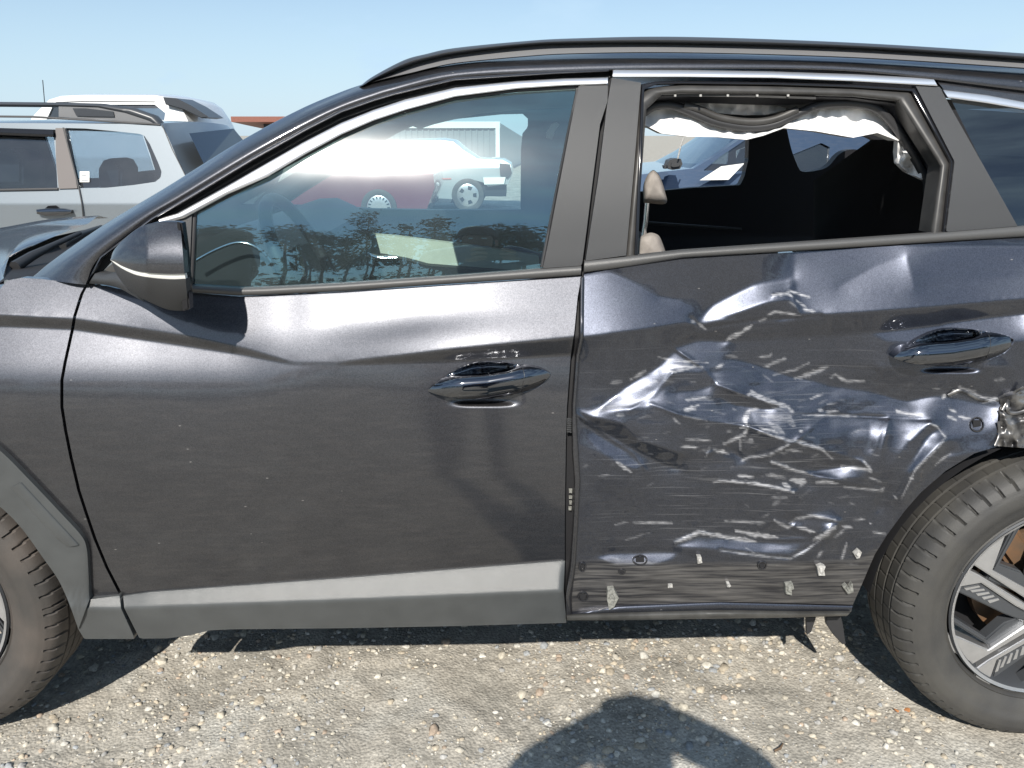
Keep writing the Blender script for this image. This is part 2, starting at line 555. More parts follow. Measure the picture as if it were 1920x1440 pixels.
# crash damage of the rear door: facets of crumpled sheet metal given by the way each one leans (up, sideways, degrees)
FACETS = [
    ([(1118, 774), (1180, 716), (1240, 668), (1265, 650), (1340, 638), (1372, 662), (1440, 692), (1560, 727), (1700, 742), (1800, 748), (1872, 766), (1866, 832), (1780, 852), (1700, 832), (1644, 886), (1560, 846), (1480, 816), (1400, 801), (1300, 786), (1220, 762)], 24, -6, 4),
    ([(1088, 520), (1140, 512), (1200, 535), (1232, 556), (1275, 562), (1296, 575), (1309, 602), (1290, 599), (1200, 616), (1086, 634)], 22, 1, 2),
    ([(1130, 500), (1250, 482), (1480, 460), (1492, 545), (1460, 540), (1410, 540), (1340, 572), (1312, 600), (1296, 575), (1275, 562), (1232, 556), (1200, 535)], 4, 6, 2),
    ([(1310, 603), (1335, 572), (1410, 534), (1488, 524), (1480, 545), (1440, 562), (1370, 590), (1320, 612)], 27, -14, 5),
    ([(1362, 596), (1440, 567), (1480, 560), (1497, 592), (1420, 600)], -6, 0, 2),
    ([(1488, 455), (1990, 420), (1990, 556), (1820, 572), (1700, 579), (1540, 590), (1502, 562), (1490, 530)], 22, -6, 3),
    ([(1568, 541), (1640, 500), (1700, 478), (1716, 545), (1640, 543), (1600, 548)], 25, -11, 1),
    ([(1700, 478), (1930, 445), (1930, 520), (1720, 532)], 20, -4, 6),
    ([(1312, 621), (1400, 601), (1540, 592), (1700, 580), (1930, 560), (1930, 588), (1700, 614), (1560, 634), (1400, 642), (1325, 642)], -20, 0, 1),
    ([(1765, 607), (1930, 586), (1930, 640), (1800, 620)], 26, -12, 3),
    ([(1086, 640), (1290, 605), (1300, 640), (1260, 660), (1230, 690), (1170, 730), (1110, 770), (1078, 765)], -8, 2, 3),
    ([(1262, 652), (1310, 636), (1372, 640), (1345, 665), (1352, 681), (1440, 692), (1480, 712), (1560, 725), (1640, 735), (1660, 775), (1500, 778), (1470, 760), (1400, 742), (1345, 722), (1322, 690)], 22, -4, 2),
    ([(1128, 768), (1175, 725), (1222, 695), (1262, 700), (1242, 730), (1212, 745), (1170, 768)], 25, -6, 2),
    ([(1240, 700), (1330, 695), (1342, 720), (1300, 735), (1250, 740)], 10, 4, 2),
    ([(1218, 757), (1260, 745), (1340, 740), (1372, 765), (1402, 797), (1360, 801), (1320, 786), (1270, 776)], 22, -1, 1),
    ([(1340, 720), (1400, 742), (1460, 762), (1440, 768), (1380, 760), (1345, 742)], -14, 0, 1),
    ([(1405, 770), (1480, 765), (1492, 800), (1470, 815), (1420, 805)], 25, -8, 1),
    ([(1482, 783), (1640, 780), (1630, 800), (1625, 830), (1642, 884), (1612, 862), (1570, 842), (1505, 818)], 22, -7, 2),
    ([(1630, 790), (1664, 785), (1652, 812), (1636, 852), (1628, 822)], 27, -17, 2),
    ([(1665, 785), (1742, 792), (1700, 832), (1672, 880), (1646, 932), (1636, 862)], 16, -6, 3),
    ([(1742, 792), (1756, 800), (1700, 882), (1664, 945), (1640, 960), (1672, 882), (1702, 832)], -8, -40, 1),
    ([(1756, 802), (1772, 822), (1760, 836), (1712, 886), (1692, 926), (1672, 938), (1700, 882), (1740, 818)], 28, -19, 2),
    ([(1772, 824), (1785, 845), (1740, 890), (1710, 945), (1690, 950), (1712, 888), (1760, 838)], -12, 20, 1),
    ([(1790, 780), (1872, 765), (1868, 842), (1800, 856), (1775, 858), (1786, 842), (1776, 820)], 22, -9, 2),
    ([(1076, 778), (1120, 815), (1180, 850), (1204, 876), (1190, 881), (1150, 866), (1115, 836), (1094, 806)], 22, 2, 1),
    ([(1078, 766), (1110, 782), (1170, 795), (1196, 826), (1282, 850), (1276, 879), (1240, 871), (1180, 836), (1110, 801)], -36, -6, 1),
    ([(1080, 830), (1200, 890), (1400, 900), (1400, 960), (1250, 1000), (1080, 1030)], -4, 0, 6),
    ([(1260, 1022), (1305, 1000), (1345, 1005), (1420, 1016), (1540, 1010), (1512, 1036), (1482, 1047), (1350, 1031), (1275, 1027)], 24, -5, 2),
    ([(1120, 1044), (1140, 1038), (1272, 1034), (1262, 1050), (1220, 1062), (1150, 1060)], 24, -2, 1),
    ([(1480, 985), (1495, 972), (1530, 968), (1565, 980), (1540, 1004), (1500, 990)], 18, -22, 1),
    ([(1518, 884), (1600, 872), (1634, 882), (1625, 896), (1530, 900)], 25, -6, 1),
    ([(1360, 835), (1395, 815), (1405, 802), (1470, 824), (1480, 834), (1440, 852), (1395, 862)], -10, -20, 1),
    ([(1480, 835), (1560, 858), (1610, 868), (1520, 880), (1460, 868)], -16, 4, 2),
    ([(1480, 905), (1660, 918), (1640, 960), (1560, 980), (1480, 960)], 4, 8, 4),
    ([(1380, 640), (1640, 625), (1660, 640), (1600, 720), (1490, 708), (1440, 690), (1360, 672)], 0, -4, 4),
    ([(1640, 690), (1900, 690), (1880, 745), (1780, 730), (1700, 755), (1640, 735)], -16, -4, 3),
    ([(1660, 760), (1780, 745), (1790, 770), (1740, 785), (1660, 782)], 24, -10, 2),
]

du0, du1, dv0, dv1 = 1040, 1990, 430, 1190
ci0, ci1 = int((du0 - U0) / ST), int((du1 - U0) / ST)
ri0, ri1 = int((dv0 - V0) / ST), int((dv1 - V0) / ST)
SU, SV = GU[ri0:ri1, ci0:ci1], GV[ri0:ri1, ci0:ci1]
base_up = TT[ri0:ri1, ci0:ci1]
up0 = np.degrees(np.arctan(base_up)).copy()
# the crushed lower half loses its factory curvature
up0 = np.where((SV > 640) & (SU > 1075), np.clip(up0, -6, 4), up0)
FM = []
for poly, upd, sd, soft in FACETS:
    FM.append(blur(inpoly(SU, SV, poly).astype(float), soft))
# small secondary buckling of the sheet
def vnoise(U, V, sx, sy, seed):
    g = np.random.default_rng(seed).normal(size=(64, 64))
    x = (U / sx) % 63
    y = (V / sy) % 63
    x0 = np.floor(x).astype(int)
    y0 = np.floor(y).astype(int)
    fx = x - x0
    fy = y - y0
    fx = fx * fx * (3 - 2 * fx)
    fy = fy * fy * (3 - 2 * fy)
    return (g[y0, x0] * (1 - fx) + g[y0, x0 + 1] * fx) * (1 - fy) + (g[y0 + 1, x0] * (1 - fx) + g[y0 + 1, x0 + 1] * fx) * fy
zone = np.clip((SV - 640) / 60, 0, 1) * np.clip((1900 - SU) / 60, 0, 1) * np.clip((SU - 1085) / 40, 0, 1)
core = np.exp(-(((SU - 1440) / 230) ** 2 + ((SV - 830) / 130) ** 2))
n_up = zone * (vnoise(SU, SV, 60, 24, 3) * 3.0 + (1.5 + 5 * core) * vnoise(SU + 0.6 * SV, SV, 24, 9, 4))
n_sd = zone * (vnoise(SU, SV, 50, 40, 5) * 3.0 + (1.0 + 4 * core) * vnoise(SU, SV, 18, 14, 6))
n_low = vnoise(SU, SV, 60, 7, 8) * 5 - 1
lowz = np.clip((SV - 1040) / 12, 0, 1) * (1 - np.maximum(FM[27], FM[28]))
depth_px = (SS[ri0:ri1, ci0:ci1]) / FPX
taper = np.clip((SU - 1062) / 12, 0, 1) * np.clip((SV - 436) / 10, 0, 1) * np.clip((1165 - SV) / 10, 0, 1)
H, W = SU.shape
wx_ = 2 * np.pi * np.fft.fftfreq(2 * W)[None, :]
wy_ = 2 * np.pi * np.fft.fftfreq(2 * H)[:, None]
lam = (2 * np.pi / 800.0) ** 2                       # holds back the long waves, so the dents stay a few centimetres deep
den = wx_ ** 2 + wy_ ** 2 + lam
req = [[f[1], f[2]] for f in FACETS]
# the leans asked for are adjusted until the sheet that joins all facets really takes them
for it in range(5):
    upmap = up0.copy()
    sdmap = np.zeros_like(SU)
    for m, (a_, b_) in zip(FM, req):
        upmap = upmap * (1 - m) + a_ * m
        sdmap = sdmap * (1 - m) + b_ * m
    upmap = (upmap + n_up) * (1 - lowz) + lowz * n_low
    sdmap = sdmap + n_sd
    upmap = np.clip(upmap, -65, 68)
    sdmap = np.clip(sdmap, -65, 65)
    gz = np.tan(np.radians(upmap)) - base_up        # extra inward lean per metre of height
    gx = np.tan(np.radians(sdmap))
    py = -gz * depth_px * ST * taper
    px = gx * depth_px * ST * taper
    pyy = np.block([[py, py[:, ::-1]], [-py[::-1], -py[::-1, ::-1]]])
    pxx = np.block([[px, -px[:, ::-1]], [px[::-1], -px[::-1, ::-1]]])
    Z = (-1j * wx_ * np.fft.fft2(pxx) - 1j * wy_ * np.fft.fft2(pyy)) / den
    HD = np.real(np.fft.ifft2(Z))[:H, :W]
    if it == 4:
        break
    gy_, gx_ = np.gradient(HD)
    ur = np.degrees(np.arctan(base_up - gy_ / (depth_px * ST)))
    sr = np.degrees(np.arctan(gx_ / (depth_px * ST)))
    cover = np.zeros_like(SU)
    for k in range(len(FACETS) - 1, -1, -1):
        wgt_ = np.where(cover < 0.3, FM[k], 0) ** 2
        cover = np.maximum(cover, FM[k])
        sw = wgt_.sum()
        if sw < 5:
            continue
        req[k][0] = float(np.clip(req[k][0] + 0.5 * (FACETS[k][1] - (ur * wgt_).sum() / sw), -45, 48))
        req[k][1] = float(np.clip(req[k][1] + 0.5 * (FACETS[k][2] - (sr * wgt_).sum() / sw), -42, 42))
HD -= np.median(HD)
YD = YB.copy()
edge = np.clip((SV - 436) / 25, 0, 1) * np.clip((1178 - SV) / 30, 0, 1) * np.clip((SU - 1060) / 25, 0.0, 1)
YD[ri0:ri1, ci0:ci1] += np.minimum(np.clip(HD, -0.07, 0.12), 0.003 + np.clip(SV - belt(SU) - 4, 0, 200) * 0.0016) * edge

# sharp folds where the sheet buckled
FOLDS = [([(1296, 598), (1318, 616), (1400, 603), (1540, 592)], -0.004, 4), ([(1075, 772), (1130, 812), (1190, 852), (1212, 884)], 0.004, 4), ([(1262, 652), (1320, 690), (1345, 722), (1400, 742), (1470, 762), (1492, 782)], 0.0035, 3.5),
         ([(1220, 757), (1270, 776), (1320, 787), (1402, 800), (1392, 818), (1360, 834), (1326, 852)], 0.004, 3.5), ([(1402, 800), (1467, 824), (1542, 844), (1610, 863), (1642, 886)], 0.0035, 3.5),
         ([(1390, 864), (1443, 853), (1482, 834), (1545, 782)], 0.003, 3), ([(1447, 867), (1523, 890), (1660, 918)], 0.003, 3), ([(1265, 1018), (1310, 999), (1420, 1013), (1540, 1010), (1570, 984)], 0.004, 4),
         ([(1350, 1031), (1482, 1047), (1542, 1009)], -0.003, 3), ([(1452, 976), (1488, 986), (1494, 972), (1525, 967), (1575, 977)], 0.003, 3), ([(1500, 779), (1600, 780), (1742, 787)], -0.003, 3),
         ([(1640, 934), (1652, 850), (1668, 786)], 0.003, 4), ([(1450, 555), (1484, 551), (1500, 590)], 0.003, 3), ([(1180, 770), (1225, 742), (1262, 700)], 0.003, 4), ([(1350, 902), (1400, 906), (1490, 923)], 0.0025, 3), ([(1490, 708), (1560, 688), (1640, 694)], -0.002, 4)]
for pts, amp, sg in FOLDS:
    best = np.full(SU.shape, 1e9)
    L_ = 0.0
    for (x1, y1), (x2, y2) in zip(pts[:-1], pts[1:]):
        dx, dy = x2 - x1, y2 - y1
        t = np.clip(((SU - x1) * dx + (SV - y1) * dy) / (dx * dx + dy * dy), 0, 1)
        best = np.minimum(best, np.hypot(SU - x1 - t * dx, SV - y1 - t * dy))
    YD[ri0:ri1, ci0:ci1] -= amp * (1 + 0.5 * vnoise(SU, SV, 30, 30, 91)) * np.exp(-best / sg) * edge

def sample(G, u, v):
    x = np.clip((np.asarray(u, float) - U0) / ST, 0, len(gu) - 1.001)
    y = np.clip((np.asarray(v, float) - V0) / ST, 0, len(gv) - 1.001)
    x0 = x.astype(int)
    y0 = y.astype(int)
    fx = x - x0
    fy = y - y0
    return (G[y0, x0] * (1 - fx) + G[y0, x0 + 1] * fx) * (1 - fy) + (G[y0 + 1, x0] * (1 - fx) + G[y0 + 1, x0 + 1] * fx) * fy

def flank(u, v):
    return sample(YB, u, v)

def flank_hit(u, v):
    return sample(YD, u, v)

# ------------------------------------------------------------------ mesh helpers
def empty(name, loc, label=None, cat=None, group=None, parent=None):
    o = bpy.data.objects.new(name, None)
    col.objects.link(o)
    o.empty_display_size = 0.1
    o.location = loc
    if parent:
        o.parent = parent
    if label:
        o['label'] = label
    if cat:
        o['category'] = cat
    if group:
        o['group'] = group
    return o

def world_of(o):
    v = Vector((0, 0, 0))
    while o is not None:
        v += o.location
        o = o.parent
    return v

def mesh(name, verts, faces, mat, parent=None, smooth=True, label=None, attrs=None, sharp_deg=None):
    verts = np.asarray(verts, float)
    usedv = np.unique(np.concatenate([np.asarray(f).ravel() for f in faces])) if len(faces) < 4000 else np.arange(len(verts))
    if len(usedv) < len(verts):
        remap = -np.ones(len(verts), int)
        remap[usedv] = np.arange(len(usedv))
        faces = [tuple(int(remap[i]) for i in f) for f in faces]
        verts = verts[usedv]
        if attrs:
            attrs = {k: a[usedv] for k, a in attrs.items()}
    me = bpy.data.meshes.new(name)
    off = np.array(world_of(parent)) if parent is not None else np.zeros(3)
    me.from_pydata((verts - off).tolist(), [], [tuple(f) for f in faces])
    me.update()
    if smooth:
        me.polygons.foreach_set('use_smooth', np.ones(len(me.polygons), bool))
        if sharp_deg:
            me.set_sharp_from_angle(angle=R(sharp_deg))
    for m in (mat if isinstance(mat, (list, tuple)) else [mat]):
        me.materials.append(m)
    if attrs:
        for k, arr in attrs.items():
            a = me.color_attributes.new(k, 'FLOAT_COLOR', 'POINT')
            rgba = np.ones((len(verts), 4))
            rgba[:, :3] = arr
            a.data.foreach_set('color', rgba.ravel())
    o = bpy.data.objects.new(name, me)
    col.objects.link(o)
    if parent is not None:
        o.parent = parent
    if label:
        o['label'] = label
    return o

def resample(pts, step, closed=False):
    p = np.asarray(pts, float)
    if closed:
        p = np.vstack([p, p[:1]])
    seg = np.linalg.norm(np.diff(p, axis=0), axis=1)
    out = []
    for i, L in enumerate(seg):
        n = max(1, int(round(L / step)))
        t = np.arange(n) / n
        out.append(p[i] + (p[i + 1] - p[i]) * t[:, None])
    if not closed:
        out.append(p[-1:])
    return np.vstack(out)

def smoothline(pts, n=8):
    """Catmull-Rom through the points"""
    p = np.asarray(pts, float)
    q = np.vstack([2 * p[0] - p[1], p, 2 * p[-1] - p[-2]])
    out = []
    for i in range(1, len(q) - 2):
        t = (np.arange(n) / n)[:, None]
        a, b, c, d = q[i - 1], q[i], q[i + 1], q[i + 2]
        out.append(0.5 * (2 * b + (c - a) * t + (2 * a - 5 * b + 4 * c - d) * t ** 2 + (3 * b - a - 3 * c + d) * t ** 3))
    out.append(p[-1:])
    return np.vstack(out)

def panel(name, outline, step, mat, parent, surf=flank, off=0.0, flange=0.015, holes=(), attr=None, label=None, extra=None):
    """sheet metal panel lying on the flank: fine grid trimmed to its outline, with folded-back edges"""
    ol = resample(outline, step * 0.5, True)
    hl = [resample(h, step * 0.5, True) for h in holes]
    allb = np.vstack([ol] + hl)
    u0, v0 = ol.min(0) - step
    u1, v1 = ol.max(0) + step
    us = np.arange(u0, u1 + step, step)
    vs = np.arange(v0, v1 + step, step)
    U, V = np.meshgrid(us, vs)
    Uc = 0.25 * (U[:-1, :-1] + U[1:, :-1] + U[:-1, 1:] + U[1:, 1:])
    Vc = 0.25 * (V[:-1, :-1] + V[1:, :-1] + V[:-1, 1:] + V[1:, 1:])
    keep = inpoly(Uc, Vc, ol)
    for h in hl:
        keep &= ~inpoly(Uc, Vc, h)
    nr, nc = U.shape
    cnt = np.zeros((nr, nc), int)
    cnt[:-1, :-1] += keep
    cnt[1:, :-1] += keep
    cnt[:-1, 1:] += keep
    cnt[1:, 1:] += keep
    used = cnt > 0
    bd = used & (cnt < 4)
    bi = np.argwhere(bd)
    P = np.stack([U, V], -1)
    if len(bi):
        B = P[bd]
        for s in range(0, len(B), 2000):
            d = ((B[s:s + 2000, None, :] - allb[None]) ** 2).sum(-1)
            B[s:s + 2000] = allb[d.argmin(1)]
        P[bd] = B
    idx = -np.ones((nr, nc), int)
    idx[used] = np.arange(used.sum())
    uv = P[used]
    y = surf(uv[:, 0], uv[:, 1]) - off
    if extra is not None:
        y = y - extra(uv[:, 0], uv[:, 1])
    verts = at_y(uv[:, 0], uv[:, 1], y)
    k = np.argwhere(keep)
    # outside faces towards the camera (-y)
    f = np.stack([idx[k[:, 0], k[:, 1]], idx[k[:, 0] + 1, k[:, 1]], idx[k[:, 0] + 1, k[:, 1] + 1], idx[k[:, 0], k[:, 1] + 1]], 1)
    faces = f.tolist()
    if flange > 0:
        e = np.vstack([f[:, [0, 1]], f[:, [1, 2]], f[:, [2, 3]], f[:, [3, 0]]])
        key = np.sort(e, 1)
        key = key[:, 0].astype(np.int64) * (len(verts) + 1) + key[:, 1]
        _, first, c = np.unique(key, return_index=True, return_counts=True)
        be = e[first[c == 1]]
        bv = np.unique(be)
        mapn = {v: i for i, v in enumerate(bv)}
        n0 = len(verts)
        a = verts[bv]
        b2 = verts[bv] + np.array([0, flange, 0])
        verts = np.vstack([verts, a, b2])
        for i, j in be:
            faces.append([n0 + mapn[j], n0 + mapn[i], n0 + len(bv) + mapn[i], n0 + len(bv) + mapn[j]])
        uvx = np.vstack([uv, uv[bv], uv[bv]])
    else:
        uvx = uv
    attrs = {'scuff': attr(uvx[:, 0], uvx[:, 1])} if attr else None
    return mesh(name, verts, faces, mat, parent, attrs=attrs, label=label)

def ribbon(name, top, bot, mat, parent, bulge=0.006, off=0.003, back=0.012, k=8, surf=flank, step=14, smooth=False, ycurve=None, label=None, cap=True):
    """moulding between two edge lines, crowned across its width, with edges that turn back"""
    top = np.asarray(top, float)
    bot = np.asarray(bot, float)
    if len(top) != len(bot):
        def rs(p, n):
            if smooth:
                p = smoothline(p, 6)
            d = np.r_[0, np.cumsum(np.linalg.norm(np.diff(p, axis=0), axis=1))]
            t = np.linspace(0, d[-1], n)
            return np.stack([np.interp(t, d, p[:, 0]), np.interp(t, d, p[:, 1])], 1)
        n = max(6, int(np.linalg.norm(np.diff(top, axis=0), axis=1).sum() / step))
        top, bot = rs(top, n), rs(bot, n)
    else:
        both = np.hstack([top, bot])
        if smooth:
            both = smoothline(both, 8)
        else:
            seg = np.linalg.norm(np.diff(both[:, :2], axis=0), axis=1)
            out = []
            for i, L in enumerate(seg):
                m = max(1, int(L / step))
                out.append(both[i] + (both[i + 1] - both[i]) * (np.arange(m) / m)[:, None])
            both = np.vstack(out + [both[-1:]])
        top, bot = both[:, :2], both[:, 2:]
    n = len(top)
    rows = []
    ts = (1 - np.cos(np.linspace(0, np.pi, k + 1))) / 2
    for j, t in enumerate(ts):
        uv = top * (1 - t) + bot * t
        if ycurve is not None:
            y = ycurve(uv[:, 0], uv[:, 1], t)
        else:
            y = surf(uv[:, 0], uv[:, 1]) - off - bulge * (np.sin(np.pi * t) ** 0.7)
        rows.append(at_y(uv[:, 0], uv[:, 1], y))
    first = rows[0] + np.array([0, back, 0])
    last = rows[-1] + np.array([0, back, 0])
    rows = [first] + rows + [last]
    V = np.vstack(rows)
    F = []
    for j in range(len(rows) - 1):
        for i in range(n - 1):
            a = j * n + i
            F.append((a, a + n, a + n + 1, a + 1))
    if cap:
        m = len(rows)
        F.append([j * n for j in range(m)][::-1])
        F.append([j * n + n - 1 for j in range(m)])
    return mesh(name, V, F, mat, parent, label=label, sharp_deg=50)

def tube(name, pts, rad, mat, parent, seg=8, closed=False, label=None, flat=1.0):
    p = np.asarray(pts, float)
    n = len(p)
    tang = np.gradient(p, axis=0)
    if closed:
        tang = np.roll(p, -1, 0) - np.roll(p, 1, 0)
    tang /= np.linalg.norm(tang, axis=1)[:, None] + 1e-12
    ref = np.array([0, -1.0, 0]) if abs(tang[:, 1]).max() < 0.9 else np.array([0.3, 0.2, 1.0])
    nx = np.cross(tang, ref)
    nx /= np.linalg.norm(nx, axis=1)[:, None] + 1e-12
    ny = np.cross(nx, tang)
    rad = np.broadcast_to(np.asarray(rad, float), (n,))
    V = []
    for i in range(n):
        for j in range(seg):
            a = 2 * math.pi * j / seg
            V.append(p[i] + rad[i] * (math.cos(a) * nx[i] + flat * math.sin(a) * ny[i]))
    F = []
    m = n if closed else n - 1
    for i in range(m):
        for j in range(seg):
            a, b = i * seg + j, i * seg + (j + 1) % seg
            c, d = ((i + 1) % n) * seg + (j + 1) % seg, ((i + 1) % n) * seg + j
            F.append((a, b, c, d))
    if not closed:
        F.append(list(range(seg))[::-1])
        F.append([(n - 1) * seg + j for j in range(seg)])
    return mesh(name, V, F, mat, parent, label=label, sharp_deg=60)

def pxtube(name, uv, y, rad, mat, parent, seg=8, n=6, label=None, flat=1.0):
    uv = smoothline(uv, n)
    yy = y(uv[:, 0], uv[:, 1]) if callable(y) else y
    return tube(name, at_y(uv[:, 0], uv[:, 1], yy), rad, mat, parent, seg, label=label, flat=flat)

def prism(name, uv, y0, thick, mat, parent, bevel=0.0, label=None, pts=None):
    """flat shape standing at depth y0, extruded away from the camera"""
    P = np.asarray(pts, float) if pts is not None else at_y(np.asarray(uv)[:, 0], np.asarray(uv)[:, 1], y0)
    bm = bmesh.new()
    vs = [bm.verts.new(p) for p in P]
    f = bm.faces.new(vs)
    bm.normal_update()
    if f.normal.y > 0:
        f.normal_flip()
    r = bmesh.ops.extrude_face_region(bm, geom=[f])
    nv = [g for g in r['geom'] if isinstance(g, bmesh.types.BMVert)]
    nf = [g for g in r['geom'] if isinstance(g, bmesh.types.BMFace)]
    bmesh.ops.translate(bm, verts=nv, vec=(0, -thick, 0)) if False else None
    for v in vs:
        v.co.y += thick
    if bevel > 0:
        ed = [e for e in nf[0].edges] if nf else []
        bmesh.ops.bevel(bm, geom=ed, offset=bevel, segments=2, affect='EDGES')
    bmesh.ops.recalc_face_normals(bm, faces=bm.faces)
    V = [v.co[:] for v in bm.verts]
    bm.verts.index_update()
    F = [[v.index for v in q.verts] for q in bm.faces]
    bm.free()
    return mesh(name, V, F, mat, parent, smooth=True, label=label, sharp_deg=30)

def pillow(name, uv, y0, bulge, thick, mat, parent):
    """padded shape: outline at depth y0, domed towards and away from the viewer"""
    uv = smoothline(np.vstack([uv, uv[:1]]), 5)[:-1]
    c = uv.mean(0)
    rows = []
    for sc, dy in ((0.0, -bulge), (0.5, -bulge * .97), (0.75, -bulge * .88), (0.88, -bulge * .68), (0.96, -bulge * .38), (1.0, 0), (1.0, thick * .5), (0.97, thick * .8), (0.85, thick), (0.0, thick)):
        q = c + (uv - c) * max(sc, 1e-3)
        rows.append(at_y(q[:, 0], q[:, 1], y0 + dy))
    n = len(uv)
    V = np.vstack(rows)
    F = [(j * n + i, j * n + (i + 1) % n, (j + 1) * n + (i + 1) % n, (j + 1) * n + i) for j in range(len(rows) - 1) for i in range(n)]
    return mesh(name, V, F, mat, parent)

def boxmesh(name, c, s, mat, parent, bevel=0.0, rot=None, label=None):
    bm = bmesh.new()
    bmesh.ops.create_cube(bm, size=1)
    for v in bm.verts:
        v.co = Vector((v.co.x * s[0], v.co.y * s[1], v.co.z * s[2]))
    if bevel > 0:
        bmesh.ops.bevel(bm, geom=list(bm.edges), offset=bevel, segments=3, affect='EDGES')
    if rot is not None:
        from mathutils import Euler
        q = Euler(rot).to_matrix()
        for v in bm.verts:
            v.co = q @ v.co
    for v in bm.verts:
        v.co += Vector(c)
    V = [v.co[:] for v in bm.verts]
    bm.verts.index_update()
    F = [[v.index for v in q.verts] for q in bm.faces]
    bm.free()
    return mesh(name, V, F, mat, parent, smooth=True, label=label, sharp_deg=35)

def lathe(name, prof, center, mat, parent, seg=96, axis='y', rfun=None, label=None, closed=True):
    """profile of (radius, y) turned about the wheel axle"""
    prof = np.asarray(prof, float)
    k = len(prof)
    th = np.arange(seg) * 2 * math.pi / seg
    r = np.repeat(prof[None, :, 0], seg, 0)
    y = np.repeat(prof[None, :, 1], seg, 0)
    if rfun is not None:
        r, y = rfun(r, y, np.arange(seg)[:, None] * np.ones((1, k)))
    V = np.stack([center[0] + r * np.cos(th)[:, None], center[1] + y, center[2] + r * np.sin(th)[:, None]], -1).reshape(-1, 3)
    F = []
    m = k if closed else k - 1
    for i in range(seg):
        for j in range(m):
            a = i * k + j
            b = i * k + (j + 1) % k
            c = ((i + 1) % seg) * k + (j + 1) % k
            d = ((i + 1) % seg) * k + j
            F.append((a, b, c, d))
    return mesh(name, V, F, mat, parent, label=label, sharp_deg=40)

